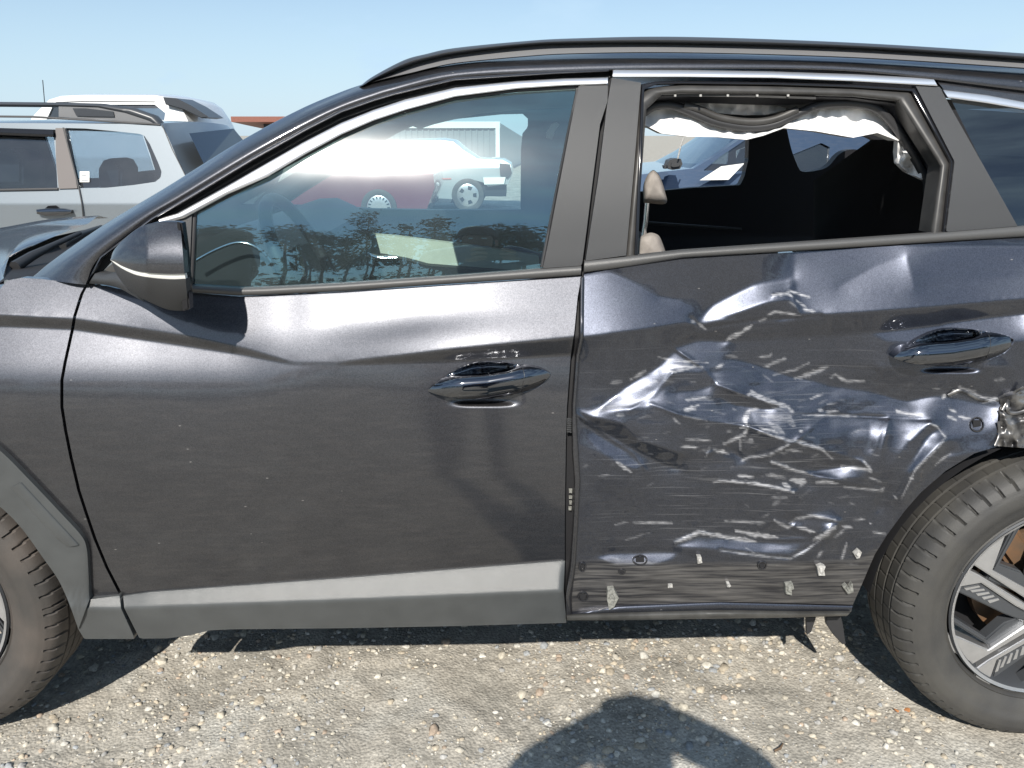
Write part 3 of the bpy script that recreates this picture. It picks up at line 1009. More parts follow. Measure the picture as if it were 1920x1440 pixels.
# ------------------------------------------------------------------ ground
def make_ground():
    xf = np.arange(-2.2, 2.21, 0.012)
    yf = np.arange(-1.3, 1.6, 0.012)
    xs = np.r_[-900, -300, -100, -40, -16, -8, -5, -3.4, -2.6, xf, 2.6, 3.4, 5, 8, 16, 40, 100, 300, 900]
    ys = np.r_[-900, -300, -100, -40, -16, -8, -5, -3, -2, -1.6, yf, 1.9, 2.4, 3.2, 5, 8, 16, 40, 100, 300, 900]
    X, Y = np.meshgrid(xs, ys)
    Zz = 0.010 * vnoise(X * 100 + 5000, Y * 100 + 5000, 21, 21, 21) + 0.004 * vnoise(X * 100 + 5000, Y * 100 + 5000, 6, 6, 22)
    Zz += 0.0022 * vnoise(X * 100 + 5000, Y * 100 + 5000, 2.1, 2.1, 23)
    ins = (np.abs(X) < 2.25) & (Y > -1.35) & (Y < 1.65)
    Zz = np.where(ins, Zz * 0.7, 0.0)
    V = np.stack([X, Y, Zz], -1).reshape(-1, 3)
    nr, nc = X.shape
    a = (np.arange(nr - 1)[:, None] * nc + np.arange(nc - 1)[None]).ravel()
    F = np.stack([a, a + 1, a + nc + 1, a + nc], 1).tolist()
    m = bpy.data.materials.new('pale gravel and dirt')
    m.use_nodes = True
    nt = m.node_tree
    N, L = nt.nodes, nt.links
    b = N['Principled BSDF']
    b.inputs['Roughness'].default_value = 0.95
    b.inputs['Specular IOR Level'].default_value = 0.2
    t = N.new('ShaderNodeTexCoord')
    n1 = N.new('ShaderNodeTexNoise')
    n1.inputs['Scale'].default_value = 3.2
    n1.inputs['Detail'].default_value = 6
    L.new(t.outputs['Object'], n1.inputs['Vector'])
    c1 = N.new('ShaderNodeValToRGB')
    e = c1.color_ramp.elements
    e[0].position = 0.30
    e[0].color = (0.27, 0.255, 0.222, 1)
    e[1].position = 0.72
    e[1].color = (0.46, 0.445, 0.40, 1)
    x = c1.color_ramp.elements.new(0.52)
    x.color = (0.38, 0.352, 0.302, 1)
    L.new(n1.outputs['Fac'], c1.inputs['Fac'])
    v = N.new('ShaderNodeTexVoronoi')
    v.inputs['Scale'].default_value = 150
    L.new(t.outputs['Object'], v.inputs['Vector'])
    bw = N.new('ShaderNodeRGBToBW')
    L.new(v.outputs['Color'], bw.inputs['Color'])
    mr = N.new('ShaderNodeMapRange')
    mr.inputs['To Min'].default_value = 0.78
    mr.inputs['To Max'].default_value = 1.26
    L.new(bw.outputs['Val'], mr.inputs['Value'])
    sc = N.new('ShaderNodeVectorMath')
    sc.operation = 'SCALE'
    L.new(c1.outputs['Color'], sc.inputs[0])
    L.new(mr.outputs['Result'], sc.inputs['Scale'])
    n2 = N.new('ShaderNodeTexNoise')
    n2.inputs['Scale'].default_value = 14
    n2.inputs['Detail'].default_value = 8
    n2.inputs['Roughness'].default_value = 0.75
    L.new(t.outputs['Object'], n2.inputs['Vector'])
    mr2 = N.new('ShaderNodeMapRange')
    mr2.inputs['From Min'].default_value = 0.35
    mr2.inputs['From Max'].default_value = 0.65
    mr2.inputs['To Min'].default_value = 0.72
    mr2.inputs['To Max'].default_value = 1.2
    L.new(n2.outputs['Fac'], mr2.inputs['Value'])
    sc2 = N.new('ShaderNodeVectorMath')
    sc2.operation = 'SCALE'
    L.new(sc.outputs['Vector'], sc2.inputs[0])
    L.new(mr2.outputs['Result'], sc2.inputs['Scale'])
    L.new(sc2.outputs['Vector'], b.inputs['Base Color'])
    bp = N.new('ShaderNodeBump')
    bp.inputs['Strength'].default_value = 0.55
    bp.inputs['Distance'].default_value = 0.005
    v3 = N.new('ShaderNodeTexVoronoi')
    v3.inputs['Scale'].default_value = 120
    L.new(t.outputs['Object'], v3.inputs['Vector'])
    ad = N.new('ShaderNodeMath')
    ad.operation = 'SUBTRACT'
    L.new(n2.outputs['Fac'], ad.inputs[0])
    L.new(v3.outputs['Distance'], ad.inputs[1])
    L.new(ad.outputs[0], bp.inputs['Height'])
    L.new(bp.outputs['Normal'], b.inputs['Normal'])
    o = mesh('ground', V, F, m)
    o['kind'] = 'structure'
    o['label'] = 'pale sunlit gravel and packed dirt of the yard'
    return xs, ys, Zz

gxs, gys, GZ = make_ground()

def ground_z(x, y):
    i = np.clip(np.searchsorted(gxs, x) - 1, 0, len(gxs) - 2)
    j = np.clip(np.searchsorted(gys, y) - 1, 0, len(gys) - 2)
    fx = np.clip((x - gxs[i]) / (gxs[i + 1] - gxs[i]), 0, 1)
    fy = np.clip((y - gys[j]) / (gys[j + 1] - gys[j]), 0, 1)
    return (GZ[j, i] * (1 - fx) + GZ[j, i + 1] * fx) * (1 - fy) + (GZ[j + 1, i] * (1 - fx) + GZ[j + 1, i + 1] * fx) * fy

def make_gravel():
    bm = bmesh.new()
    bmesh.ops.create_icosphere(bm, subdivisions=2, radius=1)
    base = np.array([v.co[:] for v in bm.verts])
    tri = np.array([[v.index for v in f.verts] for f in bm.faces])
    bm.free()
    bm = bmesh.new()
    bmesh.ops.create_icosphere(bm, subdivisions=1, radius=1)
    base_s = np.array([v.co[:] for v in bm.verts])
    tri_s = np.array([[v.index for v in f.verts] for f in bm.faces])
    bm.free()
    m = bpy.data.materials.new('mixed gravel stone')
    m.use_nodes = True
    N, L = m.node_tree.nodes, m.node_tree.links
    b = N['Principled BSDF']
    b.inputs['Roughness'].default_value = 0.85
    b.inputs['Specular IOR Level'].default_value = 0.3
    at = N.new('ShaderNodeAttribute')
    at.attribute_name = 'stone'
    n = N.new('ShaderNodeTexNoise')
    n.inputs['Scale'].default_value = 160
    n.inputs['Detail'].default_value = 5
    t = N.new('ShaderNodeTexCoord')
    L.new(t.outputs['Object'], n.inputs['Vector'])
    mr = N.new('ShaderNodeMapRange')
    mr.inputs['From Min'].default_value = 0.3
    mr.inputs['From Max'].default_value = 0.7
    mr.inputs['To Min'].default_value = 0.75
    mr.inputs['To Max'].default_value = 1.2
    L.new(n.outputs['Fac'], mr.inputs['Value'])
    sc = N.new('ShaderNodeVectorMath')
    sc.operation = 'SCALE'
    L.new(at.outputs['Color'], sc.inputs[0])
    L.new(mr.outputs['Result'], sc.inputs['Scale'])
    L.new(sc.outputs['Vector'], b.inputs['Base Color'])
    pal = np.array([(0.52, 0.47, 0.38), (0.46, 0.40, 0.31), (0.56, 0.53, 0.46), (0.50, 0.48, 0.43), (0.38, 0.37, 0.35), (0.32, 0.33, 0.335), (0.50, 0.43, 0.33), (0.44, 0.35, 0.27), (0.60, 0.57, 0.51), (0.54, 0.50, 0.42), (0.48, 0.44, 0.36)])
    vs, fs, cs = [], [], []
    n0 = 0
    total = 26000
    for i in range(total):
        big = rng.random()
        s = 0.0024 + 0.0032 * rng.random() if big < 0.74 else (0.006 + 0.005 * rng.random() if big < 0.972 else 0.010 + 0.009 * rng.random())
        x = rng.uniform(-2.0, 2.0)
        y = rng.uniform(-0.9, 1.1)
        # stones lie in drifts, with barer trodden dirt between
        dn = vnoise(np.array(x * 100 + 5000), np.array(y * 100 + 5000), 26, 20, 31)
        if dn + 0.35 * (x > 0.35) + 0.25 * (x < -0.5) < rng.uniform(-1.3, 0.9):
            continue
        use_b, use_t = (base, tri) if s > 0.006 else (base_s, tri_s)
        q = use_b * np.array([1, rng.uniform(0.6, 1.0), rng.uniform(0.4, 0.75)])
        q = q * (1 + 0.16 * rng.normal(size=(len(q), 1)))
        for _ in range(4):                                 # broken faces
            nrm = rng.normal(size=3)
            nrm /= np.linalg.norm(nrm)
            d = q @ nrm
            lim = rng.uniform(0.45, 0.8)
            q = q - np.maximum(d - lim, 0)[:, None] * nrm
        a = rng.uniform(0, 6.28)
        c_, s_ = math.cos(a), math.sin(a)
        q = q @ np.array([[c_, s_, 0], [-s_, c_, 0], [0, 0, 1]]) * s
        z = float(ground_z(np.array(x), np.array(y)))
        q = q + np.array([x, y, z - s * 0.06])
        vs.append(q)
        fs.append(use_t + n0)
        cs.append(np.repeat((pal[rng.integers(len(pal))] * rng.uniform(0.78, 1.08))[None], len(q), 0))
        n0 += len(q)
    V = np.vstack(vs)
    F = np.vstack(fs)
    me = bpy.data.meshes.new('gravel')
    me.vertices.add(len(V))
    me.vertices.foreach_set('co', V.ravel())
    me.loops.add(F.size)
    me.loops.foreach_set('vertex_index', F.ravel())
    me.polygons.add(len(F))
    me.polygons.foreach_set('loop_start', np.arange(0, F.size, 3))
    me.update(calc_edges=True)
    a = me.color_attributes.new('stone', 'FLOAT_COLOR', 'POINT')
    a.data.foreach_set('color', np.hstack([np.vstack(cs), np.ones((len(V), 1))]).ravel())
    me.materials.append(m)
    me.validate()
    o = bpy.data.objects.new('gravel', me)
    col.objects.link(o)
    o['kind'] = 'stuff'
    o['label'] = 'loose pale gravel stones scattered under and in front of the grey car'
    o['category'] = 'gravel'

make_gravel()

# ------------------------------------------------------------------ the damaged grey car
suv = empty('damaged_car', (0.0, 0.9, 0.0), 'dark grey metallic SUV in front with crushed scraped rear door and missing rear window', 'car')
body = empty('body_shell', (0.0, 0.9, 0.4), parent=suv)

def recess(du, dv):
    c = np.array([915, 716.0])
    p = np.array([(806, 731), (835, 709), (860, 694), (888, 684), (915, 681), (950, 683), (985, 689), (1012, 694), (1026, 701), (1010, 720), (980, 732), (940, 741), (900, 745), (860, 744), (825, 738)], float) + np.array([du, dv])
    def f(u, v):
        bowl = np.exp(-(((u - du - 908) / 52) ** 4) - ((v - dv - 747) / 11.5) ** 4)
        return -0.05 * inpoly(u, v, p) - 0.02 * bowl * ~inpoly(u, v, p)
    return f
# ---- front door
FD = [(165, 534), (200, 536), (215, 540), (240, 545), (300, 548), (360, 549), (447, 556), (640, 547.5), (853, 533), (1090, 517.5),
      (1083, 557), (1077, 620), (1070, 667), (1063, 763), (1061, 830), (1059, 960), (1059, 1051), (640, 1084), (280, 1110), (231, 1117),
      (203, 1063), (181, 1010), (164, 960), (151, 920), (136, 857), (126, 807), (119, 763), (119, 713), (125, 680), (139, 617), (143, 593), (156, 552)]
front_door = panel('front_door', FD, 3, M['paint'], suv, flange=0.022, extra=recess(0, 0))
panel('sill_cladding', [(231, 1117.5), (280, 1110.5), (640, 1084.5), (1059, 1051.5), (1057, 1108), (1062, 1168), (850, 1174), (640, 1178), (433, 1180), (393, 1182), (353, 1192), (313, 1197), (262, 1197.5), (233, 1140)], 4, M['clad'], front_door, off=0.004, flange=0.03)

# ---- front wing
WG = [(-120, 532), (0, 541), (14, 526), (40, 521), (76, 523), (160, 533), (150, 552), (137, 593), (133, 617), (119, 680), (113, 713), (113, 763), (120, 807), (130, 857), (145, 920),
      (158, 960), (175, 1010), (197, 1063), (224, 1116), (168, 1124), (165, 1060), (162, 1026), (152, 1003), (113, 960), (60, 905), (0, 845), (-60, 800), (-120, 770)]
panel('front_wing', WG, 3, M['paint'], body, flange=0.02)
arch = ribbon('arch_cladding', [(-120, 772), (-60, 802), (0, 845), (60, 905), (113, 961), (152, 1004), (162, 1027), (165, 1060), (168, 1123)],
              [(-120, 870), (-60, 905), (0, 950), (40, 990), (80, 1045), (108, 1085), (124, 1118), (135, 1146), (147, 1180)], M['clad'], body, bulge=0.004, off=0.012, back=0.03, k=6, step=10, smooth=True)
ribbon('arch_step', [(40, 905), (98, 968), (128, 1000), (148, 1022)], [(20, 915), (82, 985), (112, 1015), (128, 1026)], M['clad'], body, bulge=0.004, off=0.016, back=0.01, k=5)
panel('sill_corner_cladding', [(168, 1124), (224, 1117), (227, 1141), (253, 1198), (158, 1198), (147, 1180), (135, 1146), (150, 1130)], 4, M['clad'], body, off=0.008, flange=0.03)

# ---- belt mouldings, pillars, chrome
ribbon('belt_moulding', [(355, 535), (450, 540.5), (500, 539), (640, 531.5), (853, 517), (1020, 504), (1090, 499)], [(355, 548), (447, 554.5), (500, 553), (640, 546), (853, 531.5), (1020, 521), (1089, 516)], M['belt'], front_door, bulge=0.006, off=0.006, back=0.02)
panel('pillar_cover', [(1085, 161), (1140, 158), (1139, 190), (1125, 233), (1112, 333), (1100, 430), (1091, 498), (1018, 503), (1028, 455), (1050, 340), (1070, 235)], 4, M['satin'], front_door, off=0.004, flange=0.02)
GLF = [(363, 398), (427, 366), (500, 328), (570, 290), (640, 254), (690, 232), (740, 213), (795, 197), (853, 183), (915, 174), (973, 168), (1030, 164), (1084, 162), (1070, 235), (1050, 340), (1028, 455), (1017, 503), (853, 517), (640, 531), (500, 539), (450, 540), (356, 536)]
panel('window_glass', GLF, 8, M['glass'], front_door, off=-0.006, flange=0.0)
# black run channel round the glass
chan_o = [(352, 538), (358, 396), (427, 360), (500, 322), (570, 284), (640, 248), (740, 207), (853, 177), (973, 163), (1088, 157), (1070, 240), (1048, 350), (1020, 500)]
chan_i = [(362, 536), (369, 399), (430, 369), (500, 333), (570, 295), (640, 258), (740, 217), (853, 187), (973, 172), (1080, 166.5), (1064, 240), (1042, 350), (1012, 502)]
ribbon('window_channel', chan_o, chan_i, M['rubber'], front_door, bulge=0.003, off=-0.004, back=0.01, k=4)
# chrome of the front door along roof and pillar
ribbon('chrome_trim', [(297, 410), (333, 400), (420, 352), (500, 306), (570, 266), (640, 230), (700, 206), (760, 186), (853, 164), (970, 152), (1060, 147), (1140, 145)],
       [(300, 421), (345, 409), (427, 364), (500, 332), (570, 290), (640, 252), (700, 226), (760, 206), (853, 181), (970, 166), (1060, 160), (1139, 157.5)], M['bright_trim'], front_door, bulge=0.003, off=0.008, back=0.015, k=6)
panel('corner_trim', [(318, 412), (360, 394), (354, 540), (340, 540), (345, 470)], 4, M['satin'], front_door, off=0.003, flange=0.01)

# ---- A pillar and roof edge in body colour
AT = [(58, 522), (107, 482), (200, 418), (310, 352), (450, 265), (560, 206), (640, 172), (690, 155), (727, 145), (853, 116), (1040, 100), (1280, 97), (1600, 106), (1920, 127), (2050, 138)]
AB = [(160, 534), (187, 482), (283, 409), (345, 372), (470, 296), (573, 239), (640, 206), (700, 185), (740, 173), (853, 146), (1040, 134), (1280, 129), (1600, 134), (1920, 170), (2050, 186)]
def roofcurve(u, v, t):
    w = np.interp(u, [0, 640, 860, 2050], [0.075, 0.05, 0.03, 0.03])
    return flank(u, v) - 0.012 + w * (1 - t) ** 2.2 * 1.3 - 0.012 * math.sin(math.pi * t)
ribbon('roof_side', AT, AB, M['paint'], body, ycurve=roofcurve, back=0.02, k=12, step=16, smooth=True)
# drip lip: the bright fold under the roof side and the dark gap between it and the door frame
AB2 = [(160, 534), (191, 484), (287, 412), (350, 376), (474, 301), (576, 244), (641, 211), (701, 190), (741, 178), (853, 151), (1040, 138.5), (1142, 134)]
ribbon('drip_lip', [(163, 530), (187, 481), (283, 408), (345, 371), (470, 295), (573, 238), (640, 205), (700, 184), (740, 172), (853, 145), (1040, 133), (1142, 130)], AB2, M['paint'], body, bulge=0.005, off=0.014, back=0.012, k=5)
ribbon('door_gap_seal', AB2, [(167, 534), (215, 482), (300, 416), (352, 388), (478, 318), (578, 261), (645, 229), (704, 205), (762, 185), (853, 163), (1040, 148), (1142, 144)], M['rubber'], body, bulge=0.0, off=-0.018, back=0.01, k=3)
ribbon('drip_channel', [(p[0] + 1, p[1] + 8) for p in AB2[2:]], [(p[0] + 2, p[1] + 11) for p in AB2[2:]], M['belt'], body, bulge=0.001, off=-0.014, back=0.006, k=3)
# ---- roof rail
RT = [(673, 163), (700, 143), (757, 113), (800, 101), (853, 90), (973, 78), (1073, 72), (1280, 69), (1600, 80), (1920, 100), (2050, 110)]
RB = [(690, 156), (712, 146), (764, 124), (808, 111), (860, 101), (973, 87), (1073, 82), (1280, 82), (1600, 91), (1920, 112), (2050, 122)]
GB = [(700, 153), (727, 146), (772, 136), (812, 126), (860, 117), (973, 106), (1073, 100), (1280, 98), (1600, 107), (1920, 127), (2050, 138)]
def railcurve(u, v, t):
    return flank(u, v) * 0 + np.interp(u, [670, 900, 2050], [0.235, 0.262, 0.262]) - 0.022 * math.sin(math.pi * t)
rail = ribbon('roof_rail', RT, RB, M['dark_rail'], suv, ycurve=railcurve, back=0.03, k=8, step=14, smooth=True)
ribbon('rail_foot', RB, GB, M['silverplastic'], rail, ycurve=lambda u, v, t: np.interp(u, [670, 900, 2050], [0.245, 0.268, 0.268]) - 0.03 * t, back=0.02, k=5, step=14, smooth=True)

# ---- rear door
def rear_attr():
    S = []
    def s(w, a, *pts):
        S.append((w * 0.62 + 0.3, a, pts))
    s(2, .9, (1235, 670), (1257, 675), (1327, 680)); s(4, 1, (1243, 692), (1267, 687), (1317, 688)); s(3, .9, (1242, 694), (1263, 697), (1292, 690))
    s(4, .7, (1183, 712), (1210, 695)); s(5, .35, (1145, 718), (1165, 715)); s(2.5, 1, (1342, 690), (1357, 683)); s(3, .9, (1297, 602), (1303, 604)); s(3, 1, (1310, 607), (1323, 617))
    s(6, 1, (1363, 637), (1392, 623)); s(3.5, 1, (1392, 623), (1410, 609)); s(2.5, .6, (1423, 602), (1437, 597)); s(3.5, 1, (1448, 553), (1478, 550), (1485, 556)); s(2.2, 1, (1480, 545), (1518, 558))
    s(2.4, .7, (1493, 563), (1512, 577)); s(2.8, 1, (1507, 580), (1527, 584)); s(2.2, .9, (1440, 591), (1453, 584), (1477, 588), (1500, 591)); s(2.2, .7, (1477, 563), (1492, 575))
    s(2, .6, (1420, 670), (1443, 668), (1446, 663)); s(2, .6, (1360, 667), (1382, 669)); s(4, .5, (1433, 687), (1472, 672)); s(2, .6, (1450, 703), (1492, 693), (1517, 680)); s(6, .6, (1492, 710), (1517, 702), (1552, 687))
    s(3.5, .6, (1558, 708), (1567, 703), (1587, 715), (1620, 714)); s(8, .33, (1122, 770), (1208, 747)); s(6, .4, (1180, 735), (1230, 715)); s(5, .9, (1283, 768), (1295, 767), (1310, 760)); s(4, .7, (1287, 750), (1332, 745)); s(2.5, .6, (1157, 778), (1170, 778))
    s(1.8, .9, (1287, 824), (1333, 826)); s(2.3, .9, (1277, 838), (1310, 839)); s(4, .9, (1157, 867), (1183, 885)); s(4, 1, (1338, 844), (1367, 850)); s(1.6, .6, (1323, 857), (1332, 837)); s(1.8, .5, (1122, 893), (1142, 890))
    s(2.3, .9, (1337, 904), (1355, 901), (1370, 902)); s(2, .5, (1263, 785), (1275, 795)); s(1.6, .5, (1282, 781), (1325, 788)); s(6, .7, (1402, 740), (1408, 737), (1443, 752), (1477, 763), (1488, 775))
    s(6, 1, (1400, 797), (1397, 785), (1405, 770)); s(4, .5, (1405, 770), (1422, 765)); s(4, .8, (1402, 802), (1395, 815), (1358, 833)); s(3, 1, (1387, 802), (1405, 798)); s(2, .7, (1388, 820), (1388, 843)); s(6, .45, (1406, 822), (1410, 828))
    s(3, .8, (1423, 802), (1457, 810)); s(4, .7, (1423, 810), (1467, 823), (1503, 830), (1542, 843), (1560, 860)); s(3, .8, (1392, 863), (1407, 857), (1443, 853), (1480, 833)); s(3, .8, (1447, 867), (1458, 870), (1493, 883), (1523, 890))
    s(2, .7, (1473, 843), (1503, 847)); s(3, .9, (1383, 892), (1412, 894)); s(3.6, 1, (1352, 901), (1400, 905), (1453, 913), (1488, 922)); s(5, .9, (1468, 907), (1480, 913)); s(8, .7, (1483, 900), (1505, 903), (1500, 912)); s(4, .6, (1438, 890), (1473, 897))
    s(3, .9, (1530, 904), (1550, 903), (1572, 907)); s(2, .8, (1583, 913), (1652, 920), (1657, 915)); s(4, .8, (1578, 874), (1623, 880), (1633, 883), (1620, 865)); s(2, .6, (1630, 895), (1652, 904)); s(2.5, .5, (1447, 933), (1475, 933))
    s(5, .3, (1450, 947), (1463, 938)); s(2.3, .8, (1520, 748), (1543, 738)); s(3, .9, (1533, 768), (1543, 770)); s(2.4, .8, (1550, 772), (1572, 770)); s(2, .8, (1505, 778), (1607, 780)); s(4, .8, (1501, 807), (1503, 810))
    s(8, .35, (1430, 780), (1480, 785), (1490, 800)); s(7, .35, (1440, 790), (1470, 812))
    s(2.3, .9, (1188, 980), (1233, 980), (1260, 981)); s(1.6, .5, (1153, 984), (1178, 978)); s(5, .9, (1265, 1017), (1292, 1007), (1310, 998), (1333, 1002), (1370, 1007)); s(1.6, .4, (1173, 1013), (1220, 998))
    s(4, 1, (1350, 1005), (1417, 1015)); s(5, 1, (1380, 996), (1420, 1003), (1458, 1008)); s(2, .8, (1360, 977), (1435, 980)); s(3, .9, (1452, 976), (1477, 989), (1488, 985)); s(3, .9, (1480, 982), (1493, 972), (1525, 967), (1572, 976))
    s(4, .9, (1492, 988), (1510, 992), (1530, 998)); s(6, .9, (1567, 987), (1543, 1005), (1525, 1012)); s(2.4, .9, (1538, 1013), (1510, 1033), (1482, 1047)); s(1.8, .7, (1350, 1032), (1430, 1043), (1482, 1047))
    s(3, .7, (1565, 1007), (1582, 995)); s(3, .8, (1580, 987), (1598, 989)); s(2.6, .8, (1588, 1017), (1578, 1050)); s(2.4, .6, (1533, 1045), (1542, 1033)); s(2.4, .7, (1583, 1060), (1607, 1058)); s(2, .8, (1637, 998), (1660, 1001))
    s(2.4, 1, (1631, 982), (1633, 982)); s(2, .6, (1600, 975), (1622, 973)); s(5, .8, (1682, 772), (1708, 777), (1730, 778)); s(4, .9, (1767, 748), (1773, 740)); s(8, .75, (1780, 740), (1800, 730), (1822, 738), (1842, 750), (1890, 748))
    s(3, .7, (1867, 713), (1883, 711)); s(3, .9, (1777, 780), (1792, 787)); s(3, .9, (1798, 782), (1818, 785)); s(2.4, .8, (1780, 767), (1792, 772)); s(2, .8, (1753, 873), (1767, 860), (1783, 850))
    s(2, .8, (1745, 795), (1755, 798), (1773, 820), (1760, 838), (1717, 880), (1690, 935)); s(2.2, .8, (1706, 896), (1712, 898)); s(2, .6, (1676, 930), (1682, 935))
    r2 = np.random.default_rng(5)
    for _ in range(70):                                  # short rub marks strewn over the crushed middle
        u = r2.normal(1430, 170)
        v = r2.normal(850, 100)
        a = r2.normal(-0.05, 0.35)
        L = r2.uniform(4, 26)
        s(r2.uniform(0.8, 1.8), r2.uniform(0.15, 0.45), (u, v), (u + L * math.cos(a), v + L * math.sin(a)))
    def f(U, V):
        red = np.zeros(len(U))
        jit = vnoise(U, V, 6, 4, 41) * 0.7
        for w, a, pts in S:
            nseg = len(pts) - 1
            for si, ((x1, y1), (x2, y2)) in enumerate(zip(pts[:-1], pts[1:])):
                m = (U > min(x1, x2) - w - 5) & (U < max(x1, x2) + w + 5) & (V > min(y1, y2) - w - 5) & (V < max(y1, y2) + w + 5)
                if not m.any():
                    continue
                uu, vv = U[m], V[m]
                dx, dy = x2 - x1, y2 - y1
                t = np.clip(((uu - x1) * dx + (vv - y1) * dy) / (dx * dx + dy * dy + 1e-9), 0, 1)
                d = np.hypot(uu - x1 - t * dx, vv - y1 - t * dy)
                tt = (si + t) / nseg
                ww = w * (0.35 + 0.75 * np.sin(np.pi * np.clip(tt, 0.02, 0.98)) ** 0.7)
                d = d + jit[m] * np.minimum(1.6, w * 0.5)
                red[m] = np.maximum(red[m], a * np.clip((ww + 1.3 - d) / 2.8, 0, 1))
        core = np.exp(-(((U - 1430) / 260) ** 2 + ((V - 850) / 170) ** 2))
        green = np.clip(core * 0.34 + 0.03, 0, 0.4) * np.clip((V - 620) / 40, 0, 1)
        blue = np.clip((V - np.interp(U, [1060, 1130, 1270, 1480, 1600, 1700], [1052, 1046, 1052, 1050, 1046, 1000])) / 10, 0, 1) * 0.78
        return np.stack([red, green, blue], 1)
    return f

RD = [(1095, 513), (1280, 486), (1600, 466), (1930, 445), (2040, 438), (2040, 700), (1990, 712), (1930, 720), (1890, 745), (1872, 765), (1868, 838), (1827, 850), (1773, 883), (1727, 923), (1697, 957), (1663, 1003), (1640, 1040),
      (1627, 1070), (1612, 1105), (1599, 1134), (1480, 1131), (1350, 1128), (1160, 1136), (1070, 1150), (1070, 1120), (1077, 1050), (1082, 960), (1085, 900), (1082, 850), (1078, 770), (1085, 667), (1093, 633), (1094, 560)]
rear_door = panel('rear_door', RD, 2.6, M['paint_worn'], suv, surf=flank_hit, flange=0.022, extra=recess(874, -62), attr=rear_attr(), label='crushed rear door with scraped paint and torn off sill trim')
# folded edge along the front of the rear door and under it
ribbon('hem_edge', [(1088, 520), (1087, 560), (1086, 633), (1079, 667), (1072, 763), (1073, 850), (1077, 900), (1076, 960), (1070, 1050), (1061, 1120), (1062, 1158)],
       [(1096, 520), (1095, 560), (1094, 633), (1087, 667), (1080, 763), (1085, 850), (1088, 900), (1085, 960), (1080, 1050), (1072, 1120), (1073, 1152)], M['paint'], rear_door, bulge=0.006, off=0.002, back=0.03, k=5)
ribbon('hem_edge', [(1064, 1152), (1160, 1137), (1350, 1129), (1480, 1132), (1599, 1135)], [(1063, 1153), (1160, 1150), (1350, 1145), (1480, 1147), (1596, 1147)], M['paint_worn'], rear_door, bulge=0.004, off=0.002, back=0.03, k=4)
ribbon('hem_edge', [(1063, 1154), (1160, 1151), (1350, 1146), (1480, 1148), (1595, 1148)], [(1063, 1163), (1160, 1163), (1350, 1160), (1480, 1158), (1588, 1155)], M['clip_dust'], rear_door, bulge=0.007, off=0.008, back=0.04, k=5)
ribbon('belt_moulding', [(1096, 490), (1180, 481), (1280, 470), (1500, 455), (1760, 437), (1920, 424), (2040, 414)], [(1095, 511), (1180, 500), (1280, 484), (1500, 470), (1760, 454), (1920, 444), (2040, 437)], M['belt'], rear_door, bulge=0.006, off=0.008, back=0.02)
panel('pillar_cover', [(1147, 146), (1202, 155), (1190, 300), (1174, 479), (1098, 489), (1107, 430), (1122, 333), (1138, 200)], 4, M['satin'], rear_door, off=0.006, flange=0.02)
panel('pillar_cover', [(1717, 161), (1762, 163), (1790, 215), (1840, 303), (1908, 424), (1774, 435), (1790, 303)], 4, M['satin'], rear_door, off=0.005, flange=0.02)
ribbon('chrome_trim', [(1150, 130), (1280, 131), (1450, 134), (1600, 139), (1750, 147)], [(1149, 144), (1280, 144), (1450, 146), (1600, 152), (1758, 161)], M['bright_trim'], rear_door, bulge=0.003, off=0.01, back=0.015, k=6)
ribbon('window_frame', [(1190, 478), (1203, 158), (1230, 153), (1280, 152), (1450, 154), (1600, 158), (1716, 165), (1789, 303), (1774, 436)],
       [(1196, 478), (1208, 168), (1232, 158), (1280, 157), (1450, 159), (1600, 164), (1710, 171), (1783, 305), (1768, 436)], M['gloss_black'], rear_door, bulge=0.002, off=0.0, back=0.03, k=3)
ribbon('window_seal', [(1172, 480), (1201, 175), (1212, 166), (1280, 157), (1450, 159), (1600, 164), (1706, 171), (1781, 306), (1767, 437)],
       [(1192, 478), (1212, 205), (1240, 178), (1280, 176), (1450, 178), (1600, 181), (1684, 190), (1762, 312), (1744, 437)], M['seal'], rear_door, bulge=0.010, off=-0.012, back=0.05, k=8, smooth=False)
# ---- door handles
def handle(name, du, dv, parent, mat, surf=flank, lift=0.0):
    ol = np.array([(800, 733), (815, 722), (835, 706), (860, 691), (888, 681), (915, 678), (950, 680), (985, 686), (1012, 691), (1030, 699), (1031, 705), (1012, 722), (980, 735), (940, 744), (900, 748), (860, 747), (825, 741)], float)
    ol = smoothline(np.vstack([ol, ol[:1]]), 4)[:-1] + np.array([du, dv])
    gl = line([(800, 733), (850, 727), (915, 722), (970, 712), (1005, 705), (1030, 701)])
    gu_ = line([(800, 731), (850, 708), (915, 703), (950, 699), (985, 688), (1030, 698)])
    gt_ = line([(800, 733), (815, 722), (835, 706), (860, 691), (888, 681), (915, 678), (950, 680), (985, 686), (1012, 691), (1030, 699)])
    def ex(u, v):
        uu, vv = u - du, v - dv
        c = gl(uu)
        tp = np.clip(np.minimum(uu - 800, 1031 - uu) / 70, 0, 1)
        tp = tp * (2 - tp)
        hw = 6 + 13 * tp
        h = 0.034 * tp * np.sqrt(np.clip(1 - ((vv - c) / (hw * 1.35)) ** 2, 0, 1))
        cupd = -0.03 * np.exp(-(((uu - 915) / 62) ** 4)) * np.clip((gu_(uu) - vv) / 16, 0, 1) * np.clip((vv - gt_(uu) - 2) / 6, 0, 1)
        return h + cupd + 0.004
    h = panel(name, ol, 2.5, mat, parent, surf=surf, extra=ex, off=lift, flange=0.03 + lift)
    # key cover seam
    pxtube('cover_seam', np.array([(980, 690), (983, 704), (980, 720), (976, 733)]) + np.array([du, dv]), lambda u, v: surf(u, v) - ex(u, v) - lift + 0.0008, 0.0011, M['rubber'], h, seg=5)
    return h
